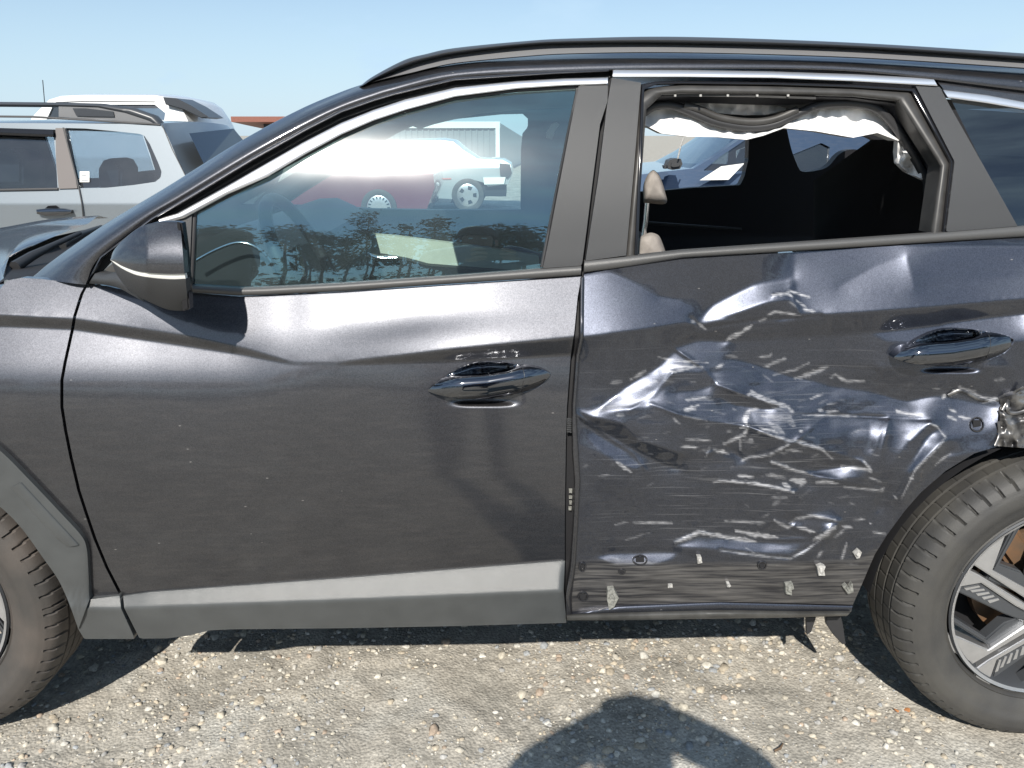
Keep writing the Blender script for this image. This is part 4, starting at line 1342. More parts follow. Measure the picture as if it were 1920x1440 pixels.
handle('handle', 0, 0, front_door, M['black_chrome'])
handle('handle', 874, -62, rear_door, M['black_chrome'], surf=lambda u, v: flank_hit(np.full_like(u, 1720.0) + 0.0 * u, np.full_like(v, 655.0)) + (flank(u, v) - flank(np.full_like(u, 1720.0), np.full_like(v, 655.0))), lift=0.010)

# ---- trim clips, sockets and torn brackets on the lower rear door
def socket(u, v, w, h):
    ring = [(u + w * math.cos(a), v + h * math.sin(a)) for a in np.linspace(0, 2 * math.pi, 17)[:-1]]
    P = np.array(ring)
    y = flank_hit(P[:, 0], P[:, 1]) - 0.002
    o = tube('clip_socket', at_y(P[:, 0], P[:, 1], y), 0.0022, M['paint'], rear_door, 6, closed=True)
    Q = np.array([(u + w * .6 * sx, v + h * .55 * sy) for sx, sy in ((-1, -1), (1, -1), (1, 1), (-1, 1))])
    prism('clip_hole', Q, flank_hit(np.array([u]), np.array([v]))[0] - 0.0025, 0.004, M['void'], o)
for u, v, w, h in ((1092, 1063, 6, 8), (1093, 1118, 9, 8), (1200, 1050, 13, 9), (1429, 1060, 8, 7), (1832, 796, 12, 13), (1166, 1072, 6, 4)):
    socket(u, v, w, h)
def clip(u, v, poly, mat, h=0.014):
    P = np.array(poly, float) * 0.85 + np.array([u, v])
    y = flank_hit(np.array([u], float), np.array([v], float))[0]
    o = prism('trim_clip', P, y - h, h + 0.004, mat, rear_door, bevel=0.0015)
    c = P.mean(0)
    q = c + (P - c) * 0.5
    prism('clip_tab', q, y - h - 0.005, 0.006, mat, o, bevel=0.001)
clip(1312, 1052, [(-5, -8), (4, -8), (6, 5), (-4, 7)], M['clip'])
clip(1145, 1124, [(-6, -18), (8, -20), (18, -2), (8, 18), (-3, 24), (-8, 0)], M['clip_grey'], 0.02)
clip(1367, 1099, [(-4, -3), (2, -4), (5, 1), (1, 4), (-4, 3)], M['clip'])
clip(1257, 1100, [(-5, -4), (5, -4), (5, 3), (-5, 4)], M['clip'], 0.006)
clip(1480, 1105, [(-8, -10), (8, -12), (11, 0), (6, 2), (6, 14), (-7, 11)], M['clip_grey'])
clip(1540, 1070, [(-9, -8), (2, -12), (10, -8), (7, 0), (9, 12), (-5, 12)], M['clip'])
clip(1591, 1104, [(-11, -2), (-4, -9), (2, 0), (9, -12), (12, 8), (0, 13)], M['clip_grey'])
clip(1609, 1040, [(-8, 0), (2, -10), (9, -4), (4, 8), (-2, 10)], M['clip'])
# torn quarter metal behind the door's trailing edge
QM = [(1876, 748), (1930, 728), (2030, 720), (2030, 846), (1920, 840), (1866, 836), (1874, 790)]
def crush(u, v):
    return 0.013 * (0.6 - np.abs(vnoise(u, v, 24, 17, 51))) + 0.003 * (0.5 - np.abs(vnoise(u, v, 10, 8, 52)))
panel('torn_quarter_metal', QM, 3, M['metal_bare'], body, off=0.006, extra=crush, flange=0.02, label='torn bare metal beside the rear wheel arch')
for pts, rr in (([(1778, 742), (1800, 733), (1822, 741), (1845, 751), (1890, 748), (1915, 735)], 0.006), ([(1880, 770), (1893, 748), (1903, 735), (1920, 726)], 0.005), ([(1892, 742), (1890, 770), (1905, 775), (1925, 770)], 0.006), ([(1872, 790), (1874, 815), (1866, 836)], 0.004)):
    pxtube('torn_edge', pts, lambda u, v: flank_hit(u, v) - 0.006 + 0.004 * vnoise(u, v, 30, 30, 53), rr * 0.7, M['metal_bare'], body, seg=6, flat=0.5)

# ---- body behind the doors: rocker, pillar, rear quarter, floor
panel('body_inner', [(150, 560), (480, 560), (1075, 520), (1160, 505), (1620, 480), (1660, 800), (1640, 980), (1600, 1060), (1570, 1150), (380, 1160), (262, 1170), (190, 1060), (150, 950), (125, 800), (130, 620)], 14, M['void'], body, off=-0.075, flange=0.0)
panel('door_jamb', [(1142, 132), (1152, 132), (1145, 160), (1140, 200), (1122, 335), (1101, 490), (1096, 520), (1092, 630), (1080, 760), (1085, 960), (1072, 1120), (1066, 1160), (1056, 1160), (1054, 960), (1056, 770), (1072, 620), (1086, 500), (1108, 335), (1136, 190)], 4, M['void'], body, off=-0.022, flange=0.0)
# ribbed wiring boot and hinge bolts in the door gap
for k in range(7):
    pxtube('wiring_boot', [(1063, 786 + 4 * k), (1067, 785 + 4 * k), (1071, 786.5 + 4 * k)], lambda u, v: flank(u, v) + 0.004, 0.0022, M['satin'], body, seg=6)
for u, v, w, h in ((1070, 922, 3.2, 3.5), (1070, 934, 3.2, 2.5), (1070, 944, 2.5, 3), (1069, 955, 3, 3)):
    prism('hinge_bolt', [(u - w, v - h), (u + w, v - h), (u + w * .8, v + h), (u - w * .9, v + h * .8)], flank(np.array([u]), np.array([v]))[0] + 0.012, 0.008, M['clip_grey'], body, bevel=0.0015)
# quarter window and its chrome
ribbon('quarter_chrome', [(1768, 168), (1850, 178), (1920, 191), (2040, 214)], [(1778, 183), (1850, 193), (1920, 205), (2040, 228)], M['bright_trim'], body, bulge=0.003, off=0.008, back=0.015, k=5)
panel('quarter_glass', [(1782, 184), (1850, 194), (1920, 206), (2040, 228), (2040, 412), (1908, 424), (1840, 303)], 8, M['glass_dark'], body, off=-0.001, flange=0.0)
panel('roof_side_rear', [(1752, 146), (1760, 134), (2050, 170), (2050, 214), (1920, 191), (1850, 178), (1770, 168)], 5, M['paint'], body, off=0.003, flange=0.01)

YC = 0.925                                            # centre line of the car
def mirror_y(P):
    Q = np.array(P, float)
    Q[..., 1] = 2 * YC - Q[..., 1]
    return Q
# roof skin and headliner
ru = np.array([655, 700, 760, 853, 973, 1100, 1280, 1450, 1600, 1760, 1920, 2050], float)
rv = np.interp(ru, [p[0] for p in GB], [p[1] for p in GB])
rv[0] = 168
near = at_y(ru, rv, np.interp(ru, [670, 900, 2050], [0.25, 0.275, 0.275]))
def cross_sheet(name, near, far, crown, mat, parent, n=14, drop=0.0):
    rows = []
    for t in np.linspace(0, 1, n):
        q = near * (1 - t) + far * t
        q = q + np.array([0, 0, crown * 4 * t * (1 - t) - drop])
        rows.append(q)
    V = np.vstack(rows)
    m = len(near)
    F = [(j * m + i, j * m + i + 1, (j + 1) * m + i + 1, (j + 1) * m + i) for j in range(n - 1) for i in range(m - 1)]
    return mesh(name, V, F, mat, parent)
cross_sheet('roof', near, mirror_y(near), 0.02, M['paint'], body, drop=0.012)
cross_sheet('headliner', near, mirror_y(near), 0.015, M['headliner'], body, drop=0.075)
# windscreen and the far pillar
an = at_y(np.array([70, 107, 200, 310, 450, 560, 655]), np.array([522, 487, 424, 358, 271, 212, 172]), flank(np.array([70, 107, 200, 310, 450, 560, 655]), np.array([522, 487, 424, 358, 271, 212, 172])) + 0.06)
cross_sheet('windscreen', an, mirror_y(an), 0.0, M['glass_clear'], body)
af = mirror_y(an)
tube('far_pillar', af, 0.045, M['interior'], body, 10)
# bonnet, cowl and wipers
hb_far = [(-260, 470), (-120, 452), (0, 437), (107, 419), (213, 407.5)]
fh = np.vstack([at_y(*hb_far[0], 1.62), at_y(*hb_far[1], 1.66), at_y(*hb_far[2], 1.68), at_y(*hb_far[3], 1.64), at_y(*hb_far[4], 1.56)])
hb_near = [(-260, 560), (-120, 560), (0, 541), (3, 498), (30, 476)]
nh = np.vstack([at_y(*hb_near[0], 0.08), at_y(*hb_near[1], 0.08), at_y(*hb_near[2], 0.09), at_y(*hb_near[3], 0.32), at_y(*hb_near[4], 0.55)])
def q_at(t):
    return nh * (1 - t) + fh * t
rows = []
for t in np.linspace(0, 1, 16):
    q = q_at(t)
    q[:, 2] += 0.035 * 4 * t * (1 - t) * np.array([1, 1, 1, .7, .3]) + 0.02 * np.exp(-((t - 0.8) / 0.08) ** 2)
    rows.append(smoothline(q, 5))
V = np.vstack(rows)
m_ = len(rows[0])
mesh('bonnet', V, [(j * m_ + i, j * m_ + i + 1, (j + 1) * m_ + i + 1, (j + 1) * m_ + i) for j in range(15) for i in range(m_ - 1)], M['paint'], body)
cw = np.vstack([at_y(-60, 545, 0.12), at_y(10, 512, 0.14), at_y(70, 523, 0.1), at_y(240, 455, 0.9), at_y(330, 420, 1.5), at_y(213, 411, 1.56), at_y(80, 440, 1.2), at_y(0, 470, 0.7)])
cw[:, 2] -= 0.015
mesh('cowl', cw, [(0, 1, 7), (1, 2, 3, 7), (7, 3, 6), (6, 3, 4, 5)], M['void'], body, smooth=False)
tube('wiper_arm', np.vstack([at_y(28, 500, 0.35), at_y(60, 480, 0.42), at_y(95, 462, 0.5), at_y(150, 437, 0.65)]), [0.014, 0.012, 0.008, 0.006], M['rubber'], body, 8)
tube('wiper_arm', np.vstack([at_y(118, 462, 0.6), at_y(122, 455, 0.62), at_y(150, 440, 0.75), at_y(190, 425, 0.9)]), [0.010, 0.012, 0.010, 0.006], M['satin'], body, 8)

# ---- door mirror
mir = empty('door_mirror', tuple(at_y(280, 500, -0.12)), parent=suv)
mt = smoothline([(207, 486), (212, 472), (224, 457), (250, 434), (275, 421), (302, 416), (325, 416), (338, 418)], 6)
mbound = smoothline([(207, 487), (214, 490), (228, 498), (252, 507), (275, 511), (302, 513), (325, 513.5), (346, 513)], 6)
mb2 = smoothline([(208, 489), (215, 495), (230, 505), (252, 515), (275, 520), (302, 523), (325, 524), (348, 523)], 6)
mlow = smoothline([(210, 492), (218, 513), (238, 540), (260, 556), (281, 567), (312, 580), (335, 583), (353, 581)], 6)
def mcurve(lo, hi):
    def f(u, v, t):
        tt = lo + (hi - lo) * t
        tp = np.sqrt(np.clip((u - 200) / 75, 0, 1))
        return -0.075 - 0.085 * tp * math.sin(math.pi * (0.12 + 0.80 * tt)) ** 0.8
    return f
ribbon('mirror_cap', mt, mbound, M['paint'], mir, ycurve=mcurve(0.0, 0.55), back=0.02, k=14)
ribbon('indicator_strip', mbound, mb2, M['lens'], mir, ycurve=lambda u, v, t: mcurve(0.55, 0.61)(u, v, t) + 0.004, back=0.01, k=4)
ribbon('mirror_housing', mb2, mlow, M['satin'], mir, ycurve=mcurve(0.61, 1.0), back=0.02, k=10)
mo = np.array([(333, 417), (345, 420), (352, 470), (357, 530), (361, 580), (350, 584), (338, 584)], float)
prism('mirror_bezel', [(331, 416), (340, 418), (347, 470), (352, 530), (355, 580), (342, 584), (333, 500)], -0.128, 0.02, M['gloss_black'], mir, bevel=0.003)
bk = np.vstack([at_y(p[0], p[1], yy) for p, yy in (((214, 490), -0.06), ((250, 438), -0.05), ((300, 424), -0.09), ((338, 421), -0.118), ((348, 530), -0.118), ((350, 576), -0.118), ((300, 572), -0.09), ((240, 544), -0.06))])
mesh('mirror_back', bk, [list(range(8))], M['gloss_black'], mir)
ribbon('mirror_foot', [(178, 513), (195, 516), (215, 513), (240, 522), (262, 540)], [(166, 532), (195, 534), (222, 540), (245, 552), (270, 566)], M['satin'], mir, ycurve=lambda u, v, t: np.interp(u, [165, 200, 270], [0.05, 0.0, -0.07]) - 0.015 * math.sin(math.pi * t), back=0.04, k=6, smooth=True)

# ---- far side of the car, seen through the windows
def far_y(u, v):
    y = np.full(np.shape(u), 1.80)
    for _ in range(4):
        z = at_y(u, v, y)[..., 2]
        y = 1.80 - np.clip(z - 1.05, 0, 1) * 0.38
    return y
def rounded(p, n=4):
    q = np.array(p, float)
    return smoothline(np.vstack([q, q[:1]]), n)[:-1]
HF = [(448, 384), (520, 345), (600, 302), (700, 258), (780, 234), (860, 222), (940, 214), (980, 213), (990, 222), (990, 238), (980, 250), (977, 280), (976, 393), (820, 394), (700, 392), (600, 386)]
HR = [(1200, 240), (1400, 236), (1404, 262), (1403, 300), (1396, 330), (1388, 347), (1300, 352), (1245, 357), (1200, 360)]
HQ = [(1474, 236), (1560, 236), (1640, 262), (1640, 284), (1600, 280), (1575, 288), (1553, 312), (1530, 320), (1506, 322), (1497, 314), (1484, 280)]
far = panel('far_side', [(300, 420), (450, 340), (640, 248), (760, 212), (860, 196), (1000, 190), (1300, 185), (1600, 190), (1960, 215), (1960, 640), (280, 640)], 5, M['interior'], body, surf=far_y, flange=0.05, holes=[HF, HR, rounded(HQ)])
FP = [(585, 440), (650, 436), (740, 443), (860, 458), (1010, 480), (1010, 560), (560, 560), (600, 470)]
panel('far_door_panel', FP, 6, M['beige'], body, surf=far_y, off=0.06, flange=0.05)
panel('far_armrest', [(708, 478), (760, 487), (800, 498), (1010, 514), (1010, 560), (650, 560), (690, 515)], 6, M['interior'], body, surf=far_y, off=0.12, flange=0.06)
pxtube('inner_handle', [(688, 477), (710, 484), (745, 484)], lambda u, v: far_y(u, v) - 0.14, 0.012, M['chrome'], body)
# dash, instrument hood, steering wheel, screen
prism('dashboard', [(352, 560), (356, 470), (372, 455), (420, 432), (470, 430), (520, 452), (548, 470), (570, 560)], 0.55, 1.1, M['interior'], body, bevel=0.02)
pxtube('dash_trim', [(362, 492), (400, 471), (440, 456), (470, 459), (500, 480), (520, 510)], 0.50, 0.004, M['chrome'], body)
sw = at_y(572, 492, 0.42)
ang = np.linspace(0, 2 * math.pi, 41)[:-1]
ax1 = np.array([0.0, 1.0, 0.0])
ax2 = np.array([-0.42, 0.0, 0.91])
ring = np.array([sw + 0.175 * (math.cos(a) * ax1 + math.sin(a) * ax2) for a in ang])
swh = tube('steering_wheel', ring, 0.017, M['interior'], body, 10, closed=True)
boxmesh('wheel_hub', tuple(sw + np.array([-0.03, 0, -0.02])), (0.06, 0.15, 0.10), M['interior'], swh, 0.02, rot=(0, R(-25), 0))
prism('wheel_spoke', [(548, 465), (556, 460), (568, 520), (556, 522)], 0.33, 0.03, M['chrome'], swh, bevel=0.003)
prism('centre_screen', [(560, 440), (590, 430), (610, 500), (575, 505)], 0.9, 0.02, M['gloss_black'], body, bevel=0.004)
# seats
def front_seat(yc):
    s = empty('front_seat', tuple(at_y(1200, 480, yc)), parent=suv)
    x0, _, _ = at_y(1185, 470, yc)
    prism('seat_back', None, 0, 0.46, M['seat'], s, bevel=0.03, pts=[(x0 + dx, yc - 0.23, z) for dx, z in ((-0.14, 0.62), (-0.10, 1.0), (0.0, 1.09), (0.055, 1.10), (0.10, 1.06), (0.12, 0.9), (0.06, 0.55))])
    prism('seat_cushion', None, 0, 0.48, M['seat'], s, bevel=0.03, pts=[(x0 - 0.55, yc - 0.24, 0.52), (x0 - 0.55, yc - 0.24, 0.64), (x0 - 0.1, yc - 0.24, 0.62), (x0, yc - 0.24, 0.45)])
    return s, x0
s1, _ = front_seat(0.50)
front_seat(1.36)
hp = np.array([(1207, 380), (1206, 350), (1213, 330), (1222, 320), (1228, 320), (1238, 332), (1247, 360), (1248, 382)])
pillow('headrest', hp, 0.38, 0.06, 0.16, M['seat'], s1)
pillow('seat_shoulder', np.array([(1190, 500), (1196, 452), (1210, 439), (1226, 437), (1240, 450), (1249, 500)]), 0.36, 0.07, 0.26, M['seat'], s1)
for yy in (0.40, 0.50):
    tube('headrest_post', np.vstack([at_y(1214, 380, yy), at_y(1211, 415, yy), at_y(1206, 446, yy)]), 0.0065, M['chrome'], s1, 8)
rs = empty('rear_seat', (0.9, YC, 0.6), parent=suv)
prism('bench_back', None, 0, 1.35, M['void'], rs, bevel=0.03, pts=[(0.75, 0.25, 0.5), (0.92, 0.25, 0.98), (1.06, 0.25, 0.98), (1.1, 0.25, 0.5)])  # bench coloured near black to stand for the unlit cabin
# trunk wall and floor, cabin shade put into their near-black colour
boxmesh('floor_pan', (0.05, YC, 0.45), (3.3, 1.5, 0.05), M['void'], body)
boxmesh('underbody', (0.05, YC, 0.40), (1.74, 1.5, 0.05), M['void'], body)
boxmesh('tail_wall', (1.75, YC, 0.9), (0.05, 1.5, 1.0), M['void'], body)
boxmesh('bulkhead', (-1.25, YC, 0.7), (0.05, 1.5, 0.62), M['void'], body)
pxtube('rear_armrest_seam', [(1216, 418), (1300, 424), (1390, 430)], 1.45, 0.006, M['seal'], body)

# ---- curtain airbag, sagging seals in the broken rear window
ribbon('curtain_airbag', [(1204, 208), (1240, 200), (1290, 212), (1350, 232), (1410, 240), (1450, 236), (1500, 214), (1560, 198), (1620, 202), (1665, 222), (1690, 262)],
       [(1204, 232), (1240, 250), (1290, 256), (1345, 257), (1400, 262), (1432, 254), (1470, 240), (1530, 246), (1600, 258), (1645, 249), (1684, 264)], M['cloth'], body,
       ycurve=lambda u, v, t: 0.285 - 0.01 * t + 0.005 * vnoise(u, v, 12, 30, 61) - 0.03 * t ** 2 + 0.008 * vnoise(u, v, 34, 40, 62) , back=0.05, k=12, step=5)
ribbon('curtain_airbag', [(1684, 262), (1697, 280), (1712, 300), (1730, 330)], [(1682, 285), (1684, 306), (1700, 322), (1733, 338)], M['cloth'], body, ycurve=lambda u, v, t: 0.27 + 0.015 * vnoise(u, v, 12, 12, 63), back=0.02, k=8, step=4)
ribbon('curtain_airbag', [(1300, 195), (1340, 190), (1400, 196), (1450, 196), (1475, 202)], [(1320, 205), (1350, 212), (1400, 216), (1440, 215), (1472, 206)], M['cloth'], body, ycurve=lambda u, v, t: 0.32 + 0.012 * vnoise(u, v, 14, 14, 64), back=0.02, k=6, step=5)
panel('airbag_scrap', [(1034, 232), (1044, 229), (1049, 234), (1040, 246), (1036, 262), (1024, 258), (1026, 246)], 2, M['cloth'], body, surf=lambda u, v: far_y(u, v) - 0.2, flange=0.01)
pxtube('sagging_seal', [(1206, 212), (1225, 200), (1250, 197), (1275, 202), (1310, 217), (1350, 231), (1405, 239), (1450, 234), (1490, 216), (1530, 199), (1570, 194), (1615, 196), (1650, 208), (1680, 240), (1705, 280), (1742, 345)], 0.262, 0.0095, M['rubber'], body, n=8)
pxtube('sagging_seal', [(1282, 198), (1310, 205), (1350, 221), (1405, 229), (1450, 224), (1495, 206)], 0.258, 0.0085, M['seal'], body, n=8)
ribbon('roof_rail_inner', [(1215, 182), (1300, 177), (1450, 179), (1600, 184), (1690, 196), (1760, 315), (1745, 420)], [(1222, 200), (1300, 192), (1450, 197), (1560, 194), (1650, 206), (1712, 282), (1738, 345)], M['interior'], body, ycurve=lambda u, v, t: 0.24 + 0.04 * t, back=0.02, k=4)
ribbon('headliner_clip_strip', [(1245, 176), (1400, 178), (1530, 182)], [(1245, 180), (1400, 182), (1530, 186)], M['seal'], body, ycurve=lambda u, v, t: 0.225 + 0 * u, back=0.01, k=3)
for u in (1266, 1314, 1365, 1420, 1478):
    prism('headliner_clip', [(u - 2, 177), (u + 2, 177), (u + 2, 181), (u - 2, 181)], 0.218, 0.006, M['clip'], body)
ribbon('trunk_side_trim', [(1640, 262), (1690, 262), (1690, 300), (1745, 340)], [(1530, 340), (1530, 470), (1640, 520), (1760, 520)], M['void'], body, ycurve=lambda u, v, t: 0.45 + 0.25 * t, back=0.02, k=6)

# ---- wheels
WR = at_y(1968, 1146, 0.06)
RC = (WR[0] - 0.016, 0.0, 0.39)
XFRONT = RC[0] - 2.80
def wheel(cx, parent, tyre_mat, detailed=True):
    w = empty('wheel', (cx, 0.14, 0.39), parent=parent)
    c = (cx, 0.0, 0.39)
    yc = 0.108
    # section: inner bead, sidewall, shoulder, tread with grooves, shoulder, outer sidewall
    P = [(0.248, yc + 0.085), (0.27, yc + 0.108), (0.305, yc + 0.118), (0.335, yc + 0.112), (0.352, yc + 0.100), (0.362, yc + 0.080)]
    gro = []
    for gy in (0.058, 0.020, -0.020, -0.058):
        gro += [(0.3665, yc + gy + 0.0045), (0.3590, yc + gy + 0.0032), (0.3590, yc + gy - 0.0032), (0.3665, yc + gy - 0.0045)]
    P += gro
    P += [(0.3645, yc - 0.070), (0.362, yc - 0.080), (0.3585, yc - 0.090), (0.353, yc - 0.099), (0.347, yc - 0.105), (0.342, yc - 0.108), (0.338, yc - 0.112), (0.334, yc - 0.1125), (0.330, yc - 0.1155), (0.322, yc - 0.117), (0.310, yc - 0.118),
          (0.298, yc - 0.1165), (0.296, yc - 0.1145), (0.283, yc - 0.111), (0.268, yc - 0.103), (0.257, yc - 0.094), (0.254, yc - 0.096), (0.250, yc - 0.088), (0.246, yc - 0.07)]
    npf = len(P)
    seg = 864
    P = [(r_ * 1.062, y_) for r_, y_ in P]
    sh0 = 6 + len(gro)
    def rf(r, y, th):
        k = np.arange(npf)[None, :] * np.ones((seg, 1))
        per = 13
        ph = (th + np.floor(np.maximum(k - sh0, 0) * 0.35)) % per
        cut = (ph < 1.5)
        shl = (k >= sh0) & (k <= sh0 + 5)
        big = ((np.floor(th / per)).astype(int) % 2 == 0)
        r = r - np.where(shl & cut, np.where(big, 0.006, 0.0035), 0)
        y = y + np.where(shl & (k > sh0 + 2) & cut, 0.004, 0)
        ins = (k >= 4) & (k < sh0)
        ph2 = (th + 5 * np.floor(k / 4)) % 15
        r = r - np.where(ins & (ph2 < 1), 0.0018, 0)
        low = np.clip((0.9 - np.abs(th / seg * 2 * np.pi - 1.5 * np.pi) * 4) / 0.9, 0, 1)
        return r, y
    lathe('tyre', P, c, tyre_mat, w, seg=seg, rfun=rf)
    # rim: barrel, lip, spokes
    rim = lathe('rim', [(0.2546, yc - 0.075), (0.2598, yc - 0.086), (0.2567, yc - 0.090), (0.2484, yc - 0.086), (0.2412, yc - 0.070), (0.2360, yc - 0.02), (0.2298, yc + 0.09), (0.2536, yc + 0.10), (0.2546, yc)], c, M['alloy_dark'], w, seg=96)
    lathe('rim_lip', [(0.2520, yc - 0.0895), (0.2562, yc - 0.0915), (0.2520, yc - 0.0875), (0.2484, yc - 0.088)], c, M['alloy'], rim, seg=96)
    yf = yc - 0.082
    cc = np.array([RC[0], 0, 0.39])
    def loc(pts, y):
        Q = at_y(np.array([p[0] for p in pts]), np.array([p[1] for p in pts]), y) - np.array([RC[0], 0, 0.39])
        return Q
    armA = [(1897, 963), (1866, 980), (1825, 1059), (1932, 1128), (1948, 1122), (1938, 1112), (1862, 1070), (1884, 1010)]
    armB = [(1782, 1079), (1815, 1068), (1837, 1079), (1925, 1134), (1938, 1142), (1930, 1150), (1905, 1137), (1841, 1094), (1790, 1103), (1781, 1112), (1776, 1156), (1770, 1156), (1773, 1112)]
    block = [(1789, 1105), (1841, 1095), (1905, 1138), (1930, 1151), (1924, 1164), (1905, 1160), (1884, 1152), (1800, 1112)]
    slits = [[(1808 + 11 * i, 1103 + 3.6 * i + (0 if i < 2 else 3 * (i - 1))), (1836 + 9 * i, 1098 + 6.0 * i), (1838 + 9 * i, 1101 + 6.0 * i), (1812 + 11 * i, 1107 + 3.8 * i + (0 if i < 2 else 3 * (i - 1)))] for i in range(5)]
    web = [(1770, 1158), (1777, 1150), (1786, 1156), (1850, 1197), (1884, 1168), (1908, 1160), (1935, 1170), (1870, 1222), (1858, 1213)]
    for kk in range(5):
        a = kk * 2 * math.pi / 5
        ca, sa = math.cos(a), math.sin(a)
        rot = np.array([[ca, 0, -sa], [0, 1, 0], [sa, 0, ca]])
        def put(nm, pts, y, th, mt, par, bev):
            Q = loc(pts, y) @ rot.T + np.array([cx, 0, 0.39])
            return prism(nm, None, 0, th, mt, par, bevel=bev, pts=Q)
        sp_ = put('spoke', armA, yf, 0.035, M['alloy'], rim, 0.003)
        put('spoke', armB, yf, 0.035, M['alloy'], rim, 0.003)
        put('spoke_insert', block, yf + 0.006, 0.03, M['alloy_dark'], rim, 0.003)
        put('spoke_insert', web, yf + 0.012, 0.03, M['alloy_dark'], rim, 0.004)
        for s_ in slits:
            put('insert_slit', s_, yf + 0.0045, 0.004, M['alloy'], rim, 0.0)
    lathe('hub', [(0.0, yf + 0.004), (0.03, yf + 0.004), (0.034, yf + 0.01), (0.06, yf + 0.014), (0.064, yf + 0.05), (0.0, yf + 0.05)], c, M['alloy_dark'], rim, seg=40, closed=False)
    for kk in range(5):
        a = kk * 2 * math.pi / 5 + 0.4
        lathe('lug_nut', [(0.0, yf + 0.002), (0.008, yf + 0.003), (0.0095, yf + 0.02)], (cx + 0.05 * math.cos(a), 0, 0.39 + 0.05 * math.sin(a)), M['chrome'], rim, seg=6, closed=False)
    d = lathe('brake_disc', [(0.05, yc + 0.005), (0.155, yc + 0.005), (0.155, yc + 0.03), (0.05, yc + 0.03)], c, M['disc'], w, seg=64)
    boxmesh('brake_caliper', (cx - 0.085, yc + 0.02, 0.39 + 0.115), (0.07, 0.07, 0.11), M['disc'], w, 0.012, rot=(0, R(-40), 0))
    lathe('backing_plate', [(0.0, yc + 0.05), (0.20, yc + 0.05), (0.20, yc + 0.06), (0.0, yc + 0.06)], c, M['void'], w, seg=40, closed=False)
    return w
rw = wheel(RC[0], suv, M['tyre'])
XF = XFRONT
fw = wheel(XF, suv, M['tyre_brown'])
# wheel housings
def housing(cx):
    ths = np.linspace(0.05, math.pi - 0.05, 30)
    V, F = [], []
    for i, a in enumerate(ths):
        for y in (0.03, 0.5):
            V.append((cx + 0.455 * math.cos(a), y, 0.39 + 0.455 * math.sin(a)))
    for i in range(len(ths) - 1):
        F.append((2 * i, 2 * i + 1, 2 * i + 3, 2 * i + 2))
    n = len(V)
    V.append((cx, 0.5, 0.39))
    for i in range(len(ths) - 1):
        F.append((2 * i + 1, n, 2 * i + 3))
    mesh('wheel_housing', V, F, M['void'], body)
housing(RC[0])
housing(XF)
# flap hanging behind the sill
prism('mud_flap', [(1548, 1156), (1577, 1156), (1581, 1172), (1586, 1208), (1580, 1209), (1562, 1190), (1550, 1172)], 0.10, 0.012, M['rubber'], body, bevel=0.002)
prism('shadow_piece', [(1512, 1158), (1530, 1158), (1521, 1185), (1513, 1190)], 0.12, 0.01, M['rubber'], body)  # dark piece standing in for a cast shadow under the sill

